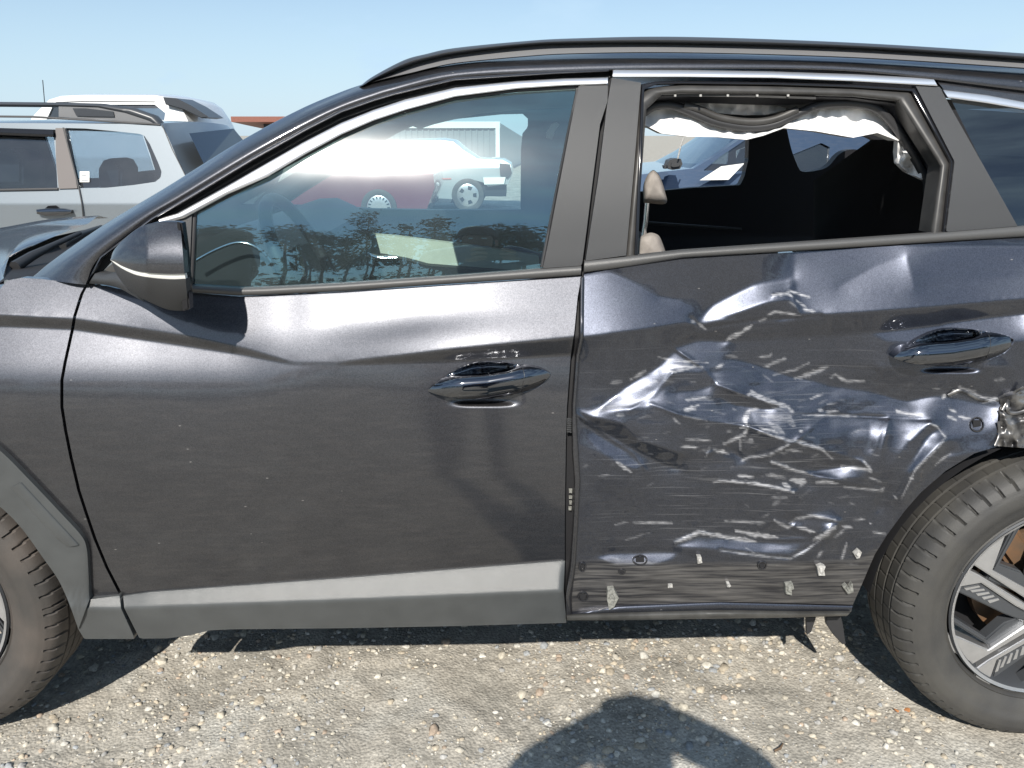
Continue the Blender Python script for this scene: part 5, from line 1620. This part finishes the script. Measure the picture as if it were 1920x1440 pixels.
# ------------------------------------------------------------------ parked vehicles beyond
def bg_car(name, label, outline, y0, width, holes, wheels, paint, zb=1.0, k=0.30, glass=M['glass_bg'], glass_edges=(), wheel_r=0.31, rim='steel', seats=(), fine=3):
    ol = np.array(outline, float)
    def sy(u, v):
        y = np.full(np.shape(u), float(y0))
        for _ in range(5):
            z = at_y(u, v, y)[..., 2]
            y = y0 + np.clip(z - zb, 0, 2) * k
        return y
    c0 = at_y(ol[:, 0].mean(), ol[:, 1].max(), y0 + width / 2)
    root = empty(name, (c0[0], y0 + width / 2, 0), label, 'car')
    near_o = panel('side_panel', ol, fine, paint, root, surf=sy, flange=0.03, holes=holes)
    me = near_o.data
    V = np.array([v.co[:] for v in me.vertices]) + np.array(world_of(root))
    V[:, 1] = 2 * y0 + width - V[:, 1]
    F = [list(p.vertices)[::-1] for p in me.polygons]
    mesh('side_panel', V, F, paint, root)
    for h in holes:
        g = panel('window', h, max(fine, 3), glass, root, surf=lambda u, v: sy(u, v) + 0.02, flange=0.0)
        Vg = np.array([v.co[:] for v in g.data.vertices]) + np.array(world_of(root))
        Vg[:, 1] = 2 * y0 + width - Vg[:, 1]
        mesh('window', Vg, [list(p.vertices)[::-1] for p in g.data.polygons], glass, root)
    P = at_y(ol[:, 0], ol[:, 1], sy(ol[:, 0], ol[:, 1]))
    n = len(P)
    rows = []
    T = np.array([0, 0.04, 0.12, 0.3, 0.5, 0.7, 0.88, 0.96, 1.0])
    cz = P[:, 2].mean()
    cxm = P[:, 0].mean()
    for t in T:
        q = P.copy()
        q[:, 1] = P[:, 1] * (1 - t) + (2 * y0 + width - P[:, 1]) * t
        bul = 0.05 * math.sin(math.pi * t) ** 0.6
        d = q[:, [0, 2]] - np.array([cxm, cz])
        d /= np.linalg.norm(d, axis=1)[:, None]
        q[:, [0, 2]] += d * bul * np.array([0.6, 1.0])
        rows.append(q)
    V = np.vstack(rows)
    Fb, Fg = [], []
    for j in range(len(T) - 1):
        for i in range(n):
            i2 = (i + 1) % n
            q = (j * n + i, (j + 1) * n + i, (j + 1) * n + i2, j * n + i2)
            (Fg if (i in glass_edges and 1 <= j < len(T) - 2) else Fb).append(q)
    mesh('body', V, Fb, paint, root, sharp_deg=40)
    if Fg:
        mesh('windscreen', V, Fg, glass, root)
    for (u, v) in wheels:
        c = at_y(u, v, y0)
        c[2] = wheel_r
        for yy in (y0 - 0.01, y0 + width - 0.19):
            w = empty('wheel', (c[0], yy, wheel_r), parent=root)
            lathe('tyre', [(wheel_r * .66, 0.01), (wheel_r * .8, -0.005), (wheel_r * .95, 0.0), (wheel_r, 0.03), (wheel_r, 0.17), (wheel_r * .9, 0.2), (wheel_r * .66, 0.19)], (c[0], yy, wheel_r), M['tyre'], w, seg=40)
            hub = lathe('wheel_cover', [(0.0, 0.0), (wheel_r * .2, -0.004), (wheel_r * .55, 0.0), (wheel_r * .66, 0.012), (wheel_r * .66, 0.06)], (c[0], yy, wheel_r), M['alloy'], w, seg=40, closed=False)
            nsl = 18 if rim == 'steel' else 5
            for q in range(nsl):
                a = 2 * math.pi * q / nsl
                rr = wheel_r * (0.52 if rim == 'steel' else 0.42)
                hw = 0.012 if rim == 'steel' else 0.045
                hh = 0.022 if rim == 'steel' else 0.035
                e1 = np.array([math.cos(a), 0, math.sin(a)])
                e2 = np.array([-math.sin(a), 0, math.cos(a)])
                cc = np.array([c[0], yy - 0.006, wheel_r]) + rr * e1
                prism('cover_slot', None, 0, 0.01, M['void'], hub, pts=[cc - hw * .7 * e2 - hh * e1, cc + hw * .7 * e2 - hh * e1, cc + hw * e2 + hh * e1, cc - hw * e2 + hh * e1])
    for (u, v, dy, w_, h_) in seats:
        P0 = np.array([(u - w_, v + h_), (u - w_, v - h_ * .3), (u - w_ * .6, v - h_ * .85), (u, v - h_), (u + w_ * .6, v - h_ * .85), (u + w_, v - h_ * .3), (u + w_, v + h_)])
        prism('seat_back', P0, y0 + dy, 0.28, M['interior'], root, bevel=0.02)
    # closed floor
    zb0 = 0.3
    boxmesh('underbody', ((P[:, 0].min() + P[:, 0].max()) / 2, y0 + width / 2, zb0 + 0.1), ((P[:, 0].max() - P[:, 0].min()) * .94, width * .9, 0.2), M['void'], root)
    return root, sy

p_silver = car_paint('silver metallic paint', (0.185, 0.21, 0.23), rough=0.5, metal=0.5, fleck=0.1, dust=0.0)
p_silver2 = car_paint('pale silver paint', (0.40, 0.43, 0.44), rough=0.40, metal=0.4, fleck=0.1, dust=0.0)
p_white = car_paint('white car paint', (0.70, 0.70, 0.69), rough=0.4, metal=0.0, fleck=0.02, dust=0.0)
p_red = car_paint('burgundy paint', (0.16, 0.025, 0.04), rough=0.4, metal=0.4, fleck=0.2, dust=0.02)
p_blue = car_paint('dark blue paint', (0.02, 0.045, 0.09), rough=0.35, metal=0.5, fleck=0.2, dust=0.02)

# silver estate car at left
wag_hole1 = [(-130, 243), (-40, 244), (100, 247), (105, 300), (108, 353), (0, 356), (-130, 358)]
wag_hole2 = [(123, 240), (160, 241), (215, 246), (262, 251), (271, 255), (281, 270), (297, 306), (303, 322), (301, 333), (291, 341), (250, 347), (200, 352), (147, 353), (140, 320)]
wag, wsy = bg_car('estate_car', 'silver estate car with roof rails and tinted windows parked beyond the grey bonnet',
       [(-420, 560), (-420, 232), (-130, 230), (60, 231), (200, 232), (300, 233), (312, 250), (332, 296), (348, 330), (366, 380), (372, 430), (370, 560)],
       4.0, 1.70, [wag_hole1, wag_hole2], [(250, 520)], p_silver, zb=1.0, k=0.30, seats=((205, 325, .5, 22, 28), (205, 325, 1.0, 22, 28), (15, 312, .35, 26, 34), (20, 312, 1.0, 26, 34), (265, 335, .9, 30, 14)))
panel('pillar_trim', [(104, 240), (121, 240), (139, 320), (145, 353), (110, 354), (105, 300)], 3, M['pillar_tan'], wag, surf=wsy, off=0.012, flange=0.02)
ribbon('pillar_seam', [(117, 239), (138, 320), (147, 355), (152, 380), (155, 408)], [(119.5, 239), (140.5, 320), (149, 355), (154, 380), (157, 408)], M['rubber'], wag, surf=wsy, off=0.014, bulge=0.0, back=0.005, k=2)
ribbon('tailgate_seam', [(303, 234), (322, 280), (346, 328)], [(304.5, 234), (323.5, 280), (347.5, 328)], M['rubber'], wag, surf=wsy, off=0.006, bulge=0.0, back=0.004, k=2)
ribbon('belt_line', [(-130, 356), (0, 354), (108, 352)], [(-130, 360), (0, 358), (108, 356)], M['rubber'], wag, surf=wsy, off=0.012, bulge=0.002, back=0.01, k=3)
ribbon('rain_deflector', [(-130, 238), (0, 240), (100, 243)], [(-130, 252), (0, 253), (100, 257)], M['gloss_black'], wag, surf=wsy, off=0.03, bulge=0.01, back=0.03, k=4)
wr_ = ribbon('roof_rail', [(-130, 190), (0, 191), (110, 192), (190, 194), (250, 203), (290, 217), (302, 231)], [(-130, 199), (0, 200), (110, 201), (180, 203), (232, 214), (272, 227), (286, 232)], M['dark_rail'], wag, ycurve=lambda u, v, t: 4.22 - 0.02 * math.sin(math.pi * t) + 0 * u, back=0.06, k=6)
ribbon('rail_mount', [(110, 197), (128, 197), (205, 203), (245, 213), (290, 231)], [(110, 219), (138, 221), (205, 225), (245, 229), (289, 232)], M['silverplastic'], wag, ycurve=lambda u, v, t: 4.21 + 0 * u, back=0.05, k=4)
ribbon('rail_opening', [(136, 203), (160, 203), (212, 209)], [(143, 217), (165, 218), (214, 219)], M['dark_rail'], wag, ycurve=lambda u, v, t: 4.20 + 0 * u, back=0.005, k=3)
ribbon('roof_gutter', [(-130, 215), (60, 217), (200, 225), (300, 232)], [(-130, 219), (60, 221), (200, 229), (300, 235)], M['rubber'], wag, surf=wsy, off=0.008, bulge=0.002, back=0.01, k=3)
wh = ribbon('handle', [(68, 393), (85, 391), (118, 391), (133, 394)], [(69, 401), (85, 405), (118, 404), (133, 400)], M['black_chrome'], wag, surf=wsy, off=0.03, bulge=0.012, back=0.03, k=6)
ribbon('handle_cup', [(83, 392), (90, 386), (105, 385), (113, 391)], [(83, 400), (92, 402), (105, 402), (113, 400)], M['gloss_black'], wh, surf=wsy, off=0.008, bulge=-0.004, back=0.003, k=4)
st = panel('window_sticker', [(149.5, 321.5), (167.5, 321.5), (167.5, 341.5), (149.5, 341.5)], 2, M['paper'], wag, surf=wsy, off=-0.012, flange=0.0)
for k_, v in enumerate((325, 328, 331, 334.5, 337.5)):
    panel('printed_line', [(152, v), (165 - 3 * (k_ % 2), v), (165 - 3 * (k_ % 2), v + 1.2), (152, v + 1.2)], 1.2, M['ink'], st, surf=wsy, off=-0.008, flange=0.0)
tube('aerial', np.vstack([at_y(84, 196, 4.5), at_y(80, 150, 4.5)]), 0.0035, M['dark_rail'], wag, 6)
# tailgate of the estate: spoiler, glass
def tg(u, v):
    p = at_y(305, 240, 4.0)
    return at_x(u, v, p[0] + 0.02 + (v - 240) * 0.0016)
tgp = [tg(326, 244), tg(428, 237), tg(452, 268), tg(452, 330), tg(366, 318)]
tgg = [tg(343, 250), tg(428, 241), tg(448, 265), tg(448, 300), tg(371, 308)]
mesh('rear_glass', np.array(tgg) + np.array([0.045, 0, 0]), [[0, 1, 2, 3, 4]], M['rear_pane'], wag, smooth=False)

# white car behind it, roof showing
wht, qsy = bg_car('white_car', 'white SUV whose roof shows above the silver estate car', [(20, 420), (30, 300), (60, 220), (92, 187), (115, 180), (160, 178), (290, 178.5), (303, 181), (325, 186), (338, 197), (352, 226), (372, 300), (380, 420)],
       8.2, 1.8, [[(100, 196), (290, 196), (310, 212), (306, 240), (80, 240)]], [(80, 400), (330, 400)], p_white, zb=1.2, k=0.3)
prism('roof_spoiler', [(305, 182), (330, 184), (358, 198), (392, 220), (378, 222), (345, 206), (310, 196)], 8.3, 0.5, M['dark_rail'], wht, bevel=0.01)
ribbon('roof_seam', [(105, 191), (160, 189), (290, 190)], [(105, 192), (160, 190), (290, 191)], M['seal'], wht, surf=qsy, off=0.01, bulge=0, back=0.004, k=2)

# silver saloon and burgundy car seen through the windows
sed, ssy = bg_car('silver_saloon', 'silver saloon with smashed tail seen through the grey car', [(575, 384), (560, 345), (585, 322), (640, 312), (690, 300), (735, 269), (766, 265), (827, 263), (850, 266), (869, 282), (895, 298), (943, 300), (957, 308), (961, 322), (953, 345), (915, 350), (906, 342), (878, 335), (858, 343), (848, 372), (845, 380), (640, 384)],
       14.0, 1.75, [[(716, 302), (738, 276), (760, 270), (781, 268.5), (781, 302.5)], [(786, 268.5), (824, 268), (846, 274), (860, 287), (861, 299), (846, 302), (786, 302.5)]], [(877, 359), (640, 362)], p_silver2, zb=0.85, k=0.35, glass_edges=(4, 9), wheel_r=0.33, rim='alloy', fine=2)
prism('tail_lamp', [(936, 306), (956, 308), (960, 325), (952, 335), (938, 330)], 13.97, 0.06, M['interior'], sed)
prism('bumper_remains', [(906, 333), (948, 332), (945, 345), (908, 346)], 13.95, 0.1, M['paper'], sed)
ribbon('side_stripe', [(790, 335), (846, 334)], [(790, 337), (846, 336)], pmat('red stripe', (0.5, 0.12, 0.1), 0.5), sed, surf=ssy, off=0.02, bulge=0.0, back=0.01, k=2)
red, rsy = bg_car('burgundy_car', 'burgundy car with slotted wheel covers in front of the silver saloon', [(470, 395), (470, 345), (500, 318), (570, 305), (590, 290), (625, 268), (690, 266), (735, 302), (806, 308), (812, 320), (815, 352), (800, 392)],
       11.5, 1.7, [[(600, 300), (628, 273), (660, 271), (660, 302)], [(666, 271), (688, 271), (722, 302), (666, 303)]], [(710, 377), (510, 377)], p_red, zb=0.85, k=0.4, glass_edges=(4,), wheel_r=0.31, rim='steel', fine=2)
# blue car beyond the broken rear window
blu, bsy = bg_car('blue_car', 'dark blue car with paper on its dash seen through the broken rear window', [(1130, 430), (1130, 350), (1180, 330), (1240, 322), (1300, 316), (1345, 290), (1400, 252), (1440, 236), (1560, 236), (1620, 244), (1690, 290), (1720, 330), (1730, 430)],
       4.3, 1.75, [[(1318, 320), (1350, 294), (1404, 258), (1440, 244), (1470, 242), (1470, 322)], [(1492, 322), (1486, 290), (1540, 268), (1556, 276), (1553, 312), (1530, 321)]], [(1210, 400), (1650, 400)], p_blue, zb=1.0, k=0.3, glass_edges=(4, 5), seats=((1420, 310, .5, 22, 34), (1420, 310, 1.1, 22, 34)))
prism('dash_paper', [(1312, 338), (1352, 312), (1396, 306), (1366, 337)], 4.27, 0.003, M['paper'], blu)
bmir = empty('door_mirror', tuple(at_y(1266, 307, 4.1)), parent=blu)
prism('mirror_housing', [(1253, 310), (1256, 301), (1266, 297), (1278, 298), (1281, 308), (1276, 317), (1262, 319), (1254, 316)], 4.05, 0.16, M['satin'], bmir, bevel=0.02)
prism('mirror_foot', [(1246, 311), (1256, 308), (1258, 315), (1248, 317)], 4.12, 0.1, M['satin'], bmir, bevel=0.01)
tube('hanging_wire', np.vstack([at_y(1282, 258, 4.0), at_y(1276, 275, 4.0), at_y(1271, 297, 4.02)]), 0.006, M['clip'], blu, 6)

# ------------------------------------------------------------------ buildings
def building(name, label, pts_top, y, depth, wall_h, wall, trim, cat='building'):
    (u0, v0), (u1, v1) = pts_top
    a = at_y(u0, v0, y)
    b = at_y(u1, v1, y)
    r = empty(name, ((a[0] + b[0]) / 2, y + depth / 2, 0), label, cat)
    return r, a, b
m_wall = pmat('pale corrugated wall', (0.55, 0.54, 0.50), 0.8, var=0.05)
m_wall_dark = pmat('grey corrugated wall', (0.20, 0.21, 0.22), 0.8, var=0.1)
m_roof_o = pmat('rust red roof metal', (0.22, 0.085, 0.06), 0.6, var=0.1)
m_trimw = pmat('white roof trim', (0.75, 0.75, 0.73), 0.6)
def hut():
    y = 34.0
    a, b = at_y(452, 230, y), at_y(528, 230, y)
    h = a[2]
    r = empty('yard_building', ((a[0] + b[0]) / 2, y, 0), 'small pale building with rust red overhanging roof behind the windscreen pillar', 'building')
    xa, xb = a[0] + 0.15, b[0] + 6
    boxmesh('wall', ((xa + xb) / 2 + 0.2, y + 4.2, (h - .6) / 2), (xb - xa - 0.3, 7.6, h - 0.6), m_wall, r)
    V = [(xa - 0.3, y - 0.8, h + 0.02), (xb, y - 0.8, h + 0.02), (xb, y + 8.3, h - 0.5), (xa - 0.3, y + 8.3, h - 0.5)]
    V += [(p[0], p[1], p[2] + 0.22) for p in V]
    mesh('roof', V, [(0, 3, 2, 1), (4, 5, 6, 7), (0, 1, 5, 4), (1, 2, 6, 5), (2, 3, 7, 6), (3, 0, 4, 7)], m_roof_o, r, smooth=False)
    boxmesh('door', (xa + 1.2, y + 0.36, 1.0), (0.95, 0.06, 2.0), M['interior'], r)
hut()
def warehouse():
    y = 30.0
    a, b = at_y(640, 228, y), at_y(933, 226, y)
    h = a[2]
    r = empty('warehouse', ((a[0] + b[0]) / 2, y, 0), 'long grey and white metal warehouse behind the silver saloon', 'building')
    boxmesh('wall', ((a[0] + b[0]) / 2, y + 6, h / 2), (b[0] - a[0], 12, h), m_wall_dark, r)
    boxmesh('fascia', ((a[0] + b[0]) / 2, y - 0.06, h - 0.12), (b[0] - a[0] + 0.2, 0.1, 0.24), m_trimw, r)
    c = at_y(985, 262, y + 14)
    V = [(b[0] + .01, y, 0), (c[0], y + 14, 0), (c[0], y + 14, h - 0.7), (b[0] + .01, y, h)]
    V += [(p[0] - 0.2, p[1] + 0.2, p[2]) for p in V]
    mesh('gable_wall', V, [(0, 1, 2, 3), (4, 7, 6, 5), (0, 4, 5, 1), (1, 5, 6, 2), (2, 6, 7, 3), (3, 7, 4, 0)], m_wall, r, smooth=False)
    boxmesh('corner_post', (b[0], y - 0.08, h / 2), (0.16, 0.16, h), m_trimw, r)
    nrib = 26
    for i in range(nrib):
        boxmesh('wall_rib', (a[0] + (b[0] - a[0]) * (i + .5) / nrib, y - 0.025, h / 2 - .15), (0.06, 0.04, h - 0.3), m_wall_dark, r)
warehouse()

# ------------------------------------------------------------------ pines behind the photographer (mirrored in the glass)
def make_trees():
    m = pmat('dark pine foliage', (0.045, 0.065, 0.030), 0.8, var=0.4, vscale=0.6)
    mb = pmat('pine bark', (0.10, 0.075, 0.055), 0.9)
    V, F, mats = [], [], []
    r = np.random.default_rng(77)
    n0 = 0
    for i in range(120):
        x = -75 + 150 * i / 120 + r.normal(0, 0.7)
        y = -52 + r.uniform(-9, 4)
        h = r.uniform(10.5, 15.0) * (1.25 if x < -8 else 1.0) + 2.2 * math.sin(x * 0.12 + 1)
        tr = r.uniform(0.10, 0.2)
        for j in range(6):
            a = j * math.pi / 3
            V.append((x + tr * math.cos(a), y + tr * math.sin(a), 0))
            V.append((x + tr * .35 * math.cos(a), y + tr * .35 * math.sin(a), h * .92))
        for j in range(6):
            F.append((n0 + 2 * j, n0 + 2 * ((j + 1) % 6), n0 + 2 * ((j + 1) % 6) + 1, n0 + 2 * j + 1))
            mats.append(1)
        n0 += 12
        nb = r.integers(10, 17)
        for b in range(nb):
            zc = h * r.uniform(0.58, 1.0)
            rad = (0.8 + 1.0 * (1 - zc / h)) * r.uniform(0.5, 1.2)
            ca = r.uniform(0, 6.28)
            cx, cy = x + rad * .7 * math.cos(ca), y + rad * .7 * math.sin(ca)
            for _ in range(40):
                p = np.array([cx, cy, zc]) + r.normal(size=3) * np.array([0.50, 0.50, 0.55])
                e1 = r.normal(size=3)
                e1 /= np.linalg.norm(e1)
                e2 = np.cross(e1, r.normal(size=3))
                e2 /= np.linalg.norm(e2)
                s = r.uniform(0.16, 0.36)
                V += [tuple(p - s * e1), tuple(p + .5 * s * e2), tuple(p + s * e1), tuple(p - .5 * s * e2)]
                F.append((n0, n0 + 1, n0 + 2, n0 + 3))
                mats.append(0)
                n0 += 4
    me = bpy.data.meshes.new('pine_wood')
    me.from_pydata(V, [], F)
    me.materials.append(m)
    me.materials.append(mb)
    me.polygons.foreach_set('material_index', mats)
    o = bpy.data.objects.new('pine_wood', me)
    col.objects.link(o)
    o['kind'] = 'stuff'
    o['label'] = 'dark row of pines behind the photographer, mirrored in the front window'
    o['category'] = 'wood'
    # undergrowth at the foot of the pines
    V, F = [], []
    n0 = 0
    for i in range(9000):
        p = np.array([r.uniform(-80, 80), -50 + r.uniform(-8, 3), abs(r.normal(0, 2.4))])
        e1 = r.normal(size=3)
        e1 /= np.linalg.norm(e1)
        e2 = np.cross(e1, r.normal(size=3))
        e2 /= np.linalg.norm(e2)
        s = r.uniform(0.2, 0.5)
        V += [tuple(p - s * e1), tuple(p + .6 * s * e2), tuple(p + s * e1), tuple(p - .6 * s * e2)]
        F.append((n0, n0 + 1, n0 + 2, n0 + 3))
        n0 += 4
    o = mesh('undergrowth', V, F, m, smooth=False)
    o['kind'] = 'stuff'
    o['label'] = 'dark undergrowth at the foot of the pines'
    o['category'] = 'undergrowth'
make_trees()

# ------------------------------------------------------------------ the photographer, whose shadow falls under the car
def skin_fig(name, joints, edges, mat, parent, sub=2, root=0):
    me = bpy.data.meshes.new(name)
    off = world_of(parent) if parent is not None else Vector((0, 0, 0))
    me.from_pydata([tuple(Vector(j[0]) - off) for j in joints], edges, [])
    o = bpy.data.objects.new(name, me)
    col.objects.link(o)
    if parent is not None:
        o.parent = parent
    md = o.modifiers.new('skin', 'SKIN')
    md.use_smooth_shade = True
    if not me.skin_vertices:
        me.attributes.new('skin', 'FLOAT', 'POINT') if False else None
    for i, j in enumerate(joints):
        sv = me.skin_vertices[0].data[i]
        r = j[1]
        sv.radius = (r, r) if not isinstance(r, tuple) else r
        sv.use_root = (i == root)
    ss = o.modifiers.new('sub', 'SUBSURF')
    ss.levels = sub
    ss.render_levels = sub
    me.materials.append(mat)
    return o

def make_person():
    m = bpy.data.materials.new('clothes and skin')
    m.use_nodes = True
    N, L = m.node_tree.nodes, m.node_tree.links
    b = N['Principled BSDF']
    b.inputs['Roughness'].default_value = 0.8
    g = N.new('ShaderNodeNewGeometry')
    s = N.new('ShaderNodeSeparateXYZ')
    L.new(g.outputs['Position'], s.inputs[0])
    r1 = N.new('ShaderNodeValToRGB')
    r1.color_ramp.interpolation = 'CONSTANT'
    e = r1.color_ramp.elements
    e[0].position = 0
    e[0].color = (0.03, 0.04, 0.07, 1)
    e[1].position = 0.93 / 2
    e[1].color = (0.06, 0.09, 0.16, 1)
    x = r1.color_ramp.elements.new(1.57 / 2)
    x.color = (0.46, 0.27, 0.19, 1)
    md = N.new('ShaderNodeMath')
    md.operation = 'DIVIDE'
    md.inputs[1].default_value = 2
    L.new(s.outputs['Z'], md.inputs[0])
    L.new(md.outputs[0], r1.inputs['Fac'])
    L.new(r1.outputs['Color'], b.inputs['Base Color'])
    skin = pmat('skin', (0.46, 0.27, 0.19), 0.6)
    py = -1.98
    root = empty('person', (0, py, 0), 'photographer in blue shirt and dark trousers holding a phone up to the grey car', 'person')
    ox = -0.065
    J = [((ox, py, 0.95), (0.155, 0.10)), ((ox, py, 1.12), (0.145, 0.10)), ((ox, py + .01, 1.29), (0.155, 0.11)), ((ox, py + .02, 1.42), (0.09, 0.075)), ((ox, py + .03, 1.50), 0.055), ((ox, py + .05, 1.62), (0.086, 0.105)), ((ox, py + .05, 1.71), (0.080, 0.095)),
         ((ox - 0.19, py + .01, 1.39), 0.060), ((-0.32, py + .19, 1.455), 0.060), ((-0.03, py + .34, 1.50), 0.058),
         ((ox + 0.19, py + .01, 1.39), 0.060), ((0.30, py + .19, 1.455), 0.060), ((0.03, py + .34, 1.50), 0.058),
         ((ox - 0.10, py, 0.84), 0.088), ((ox - 0.12, py + .03, 0.48), 0.060), ((ox - 0.13, py - .02, 0.09), 0.042), ((ox - 0.14, py + .13, 0.035), 0.036),
         ((ox + 0.10, py, 0.84), 0.088), ((ox + 0.12, py + .03, 0.48), 0.060), ((ox + 0.13, py - .02, 0.09), 0.042), ((ox + 0.14, py + .13, 0.035), 0.036)]
    E = [(0, 1), (1, 2), (2, 3), (3, 4), (4, 5), (5, 6), (2, 7), (7, 8), (8, 9), (2, 10), (10, 11), (11, 12), (0, 13), (13, 14), (14, 15), (15, 16), (0, 17), (17, 18), (18, 19), (19, 20)]
    skin_fig('body', J, E, m, root)
    hair = pmat('brown hair', (0.05, 0.03, 0.02), 0.7)
    bm = bmesh.new()
    bmesh.ops.create_uvsphere(bm, u_segments=24, v_segments=14, radius=1)
    V = np.array([v.co[:] for v in bm.verts])
    bm.verts.index_update()
    F = [[v.index for v in f.verts] for f in bm.faces if f.calc_center_median().z > -0.15 or f.calc_center_median().y < -0.35]
    bm.free()
    V = V * np.array([0.098, 0.118, 0.112]) + np.array([ox, py + .04, 1.69])
    mesh('hair', V, F, hair, root)
    hy = py + .045
    for sx in (-1, 1):
        boxmesh('ear', (ox + sx * 0.092, hy, 1.61), (0.016, 0.04, 0.06), skin, root, 0.007)
        boxmesh('eye', (ox + sx * 0.032, hy + 0.108, 1.63), (0.026, 0.008, 0.012), M['paper'], root, 0.003)
    boxmesh('nose', (ox, hy + 0.118, 1.60), (0.028, 0.035, 0.045), skin, root, 0.01)
    boxmesh('mouth', (ox, hy + 0.105, 1.56), (0.05, 0.008, 0.012), pmat('lips', (0.35, 0.14, 0.12), 0.5), root, 0.003)
    # hands: palm, four fingers behind the phone, thumb on its edge
    for sx in (-1, 1):
        w = Vector((sx * 0.105, py + .355, 1.43))
        pl = Vector((sx * 0.095, py + .372, 1.455))
        JJ = [(tuple(w), 0.024), (tuple(pl), (0.034, 0.016))]
        EE = [(0, 1)]
        skin_fig('hand', JJ, EE, skin, root)
        for q in range(4):
            b0 = pl + Vector((0, 0.012, -0.022 + 0.02 * q))
            L_ = (0.058, 0.068, 0.072, 0.062)[q]
            p1 = b0 + Vector((-sx * L_ * .25, 0.020, 0.006))
            p2 = p1 + Vector((-sx * L_ * .40, 0.004, 0.004))
            p3 = p2 + Vector((-sx * L_ * .35, -0.004, 0.0))
            skin_fig('finger', [(tuple(b0), 0.0085), (tuple(p1), 0.008), (tuple(p2), 0.0075), (tuple(p3), 0.0062)], [(0, 1), (1, 2), (2, 3)], skin, root)
        t0 = pl + Vector((-sx * .01, -0.006, -0.03))
        skin_fig('thumb', [(tuple(t0), 0.011), (tuple(t0 + Vector((-sx * .012, -.012, .03))), 0.010), (tuple(t0 + Vector((-sx * .03, -.006, .05))), 0.0075)], [(0, 1), (1, 2)], skin, root)
    ph = empty('phone', (0, CY - 0.02, 1.47), 'dark phone held in both hands by the photographer', 'phone')
    boxmesh('case', (0, CY - 0.0265, 1.47), (0.152, 0.009, 0.073), M['gloss_black'], ph, 0.003)
    boxmesh('camera_bump', (0.0, CY - 0.0215, 1.47), (0.03, 0.003, 0.03), M['interior'], ph, 0.001)
    boxmesh('screen', (0, CY - 0.0314, 1.47), (0.144, 0.0008, 0.066), M['interior'], ph)
make_person()

# ------------------------------------------------------------------ small litter on the ground
def litter():
    m1 = pmat('dry orange leaf', (0.45, 0.20, 0.08), 0.8, var=0.2)
    m2 = pmat('dry twig', (0.12, 0.08, 0.05), 0.9)
    p = at_z(1690, 1334, 0.008)
    ang = np.linspace(0, 2 * math.pi, 13)[:-1]
    V = [(p[0] + 0.022 * math.cos(a), p[1] + 0.011 * math.sin(a) * (1 + .3 * math.cos(a)), 0.012 + 0.006 * math.cos(2 * a)) for a in ang] + [(p[0], p[1], 0.008)]
    o = mesh('dry_leaf', V, [(i, (i + 1) % 12, 12) for i in range(12)], m1)
    o['label'] = 'small dry orange leaf on the gravel left of the rear tyre'
    o['category'] = 'leaf'
    for (a, b, lab) in (((1452, 1408), (1468, 1394), 'short dark twig on the gravel below the rear door'),):
        P = np.vstack([at_z(*a, 0.012), at_z((a[0] + b[0]) / 2 + 3, (a[1] + b[1]) / 2 + 2, 0.016), at_z(*b, 0.012)])
        o = tube('twig', P, [0.003, 0.0035, 0.002], m2, None, 6)
        o['label'] = lab
        o['category'] = 'twig'
litter()
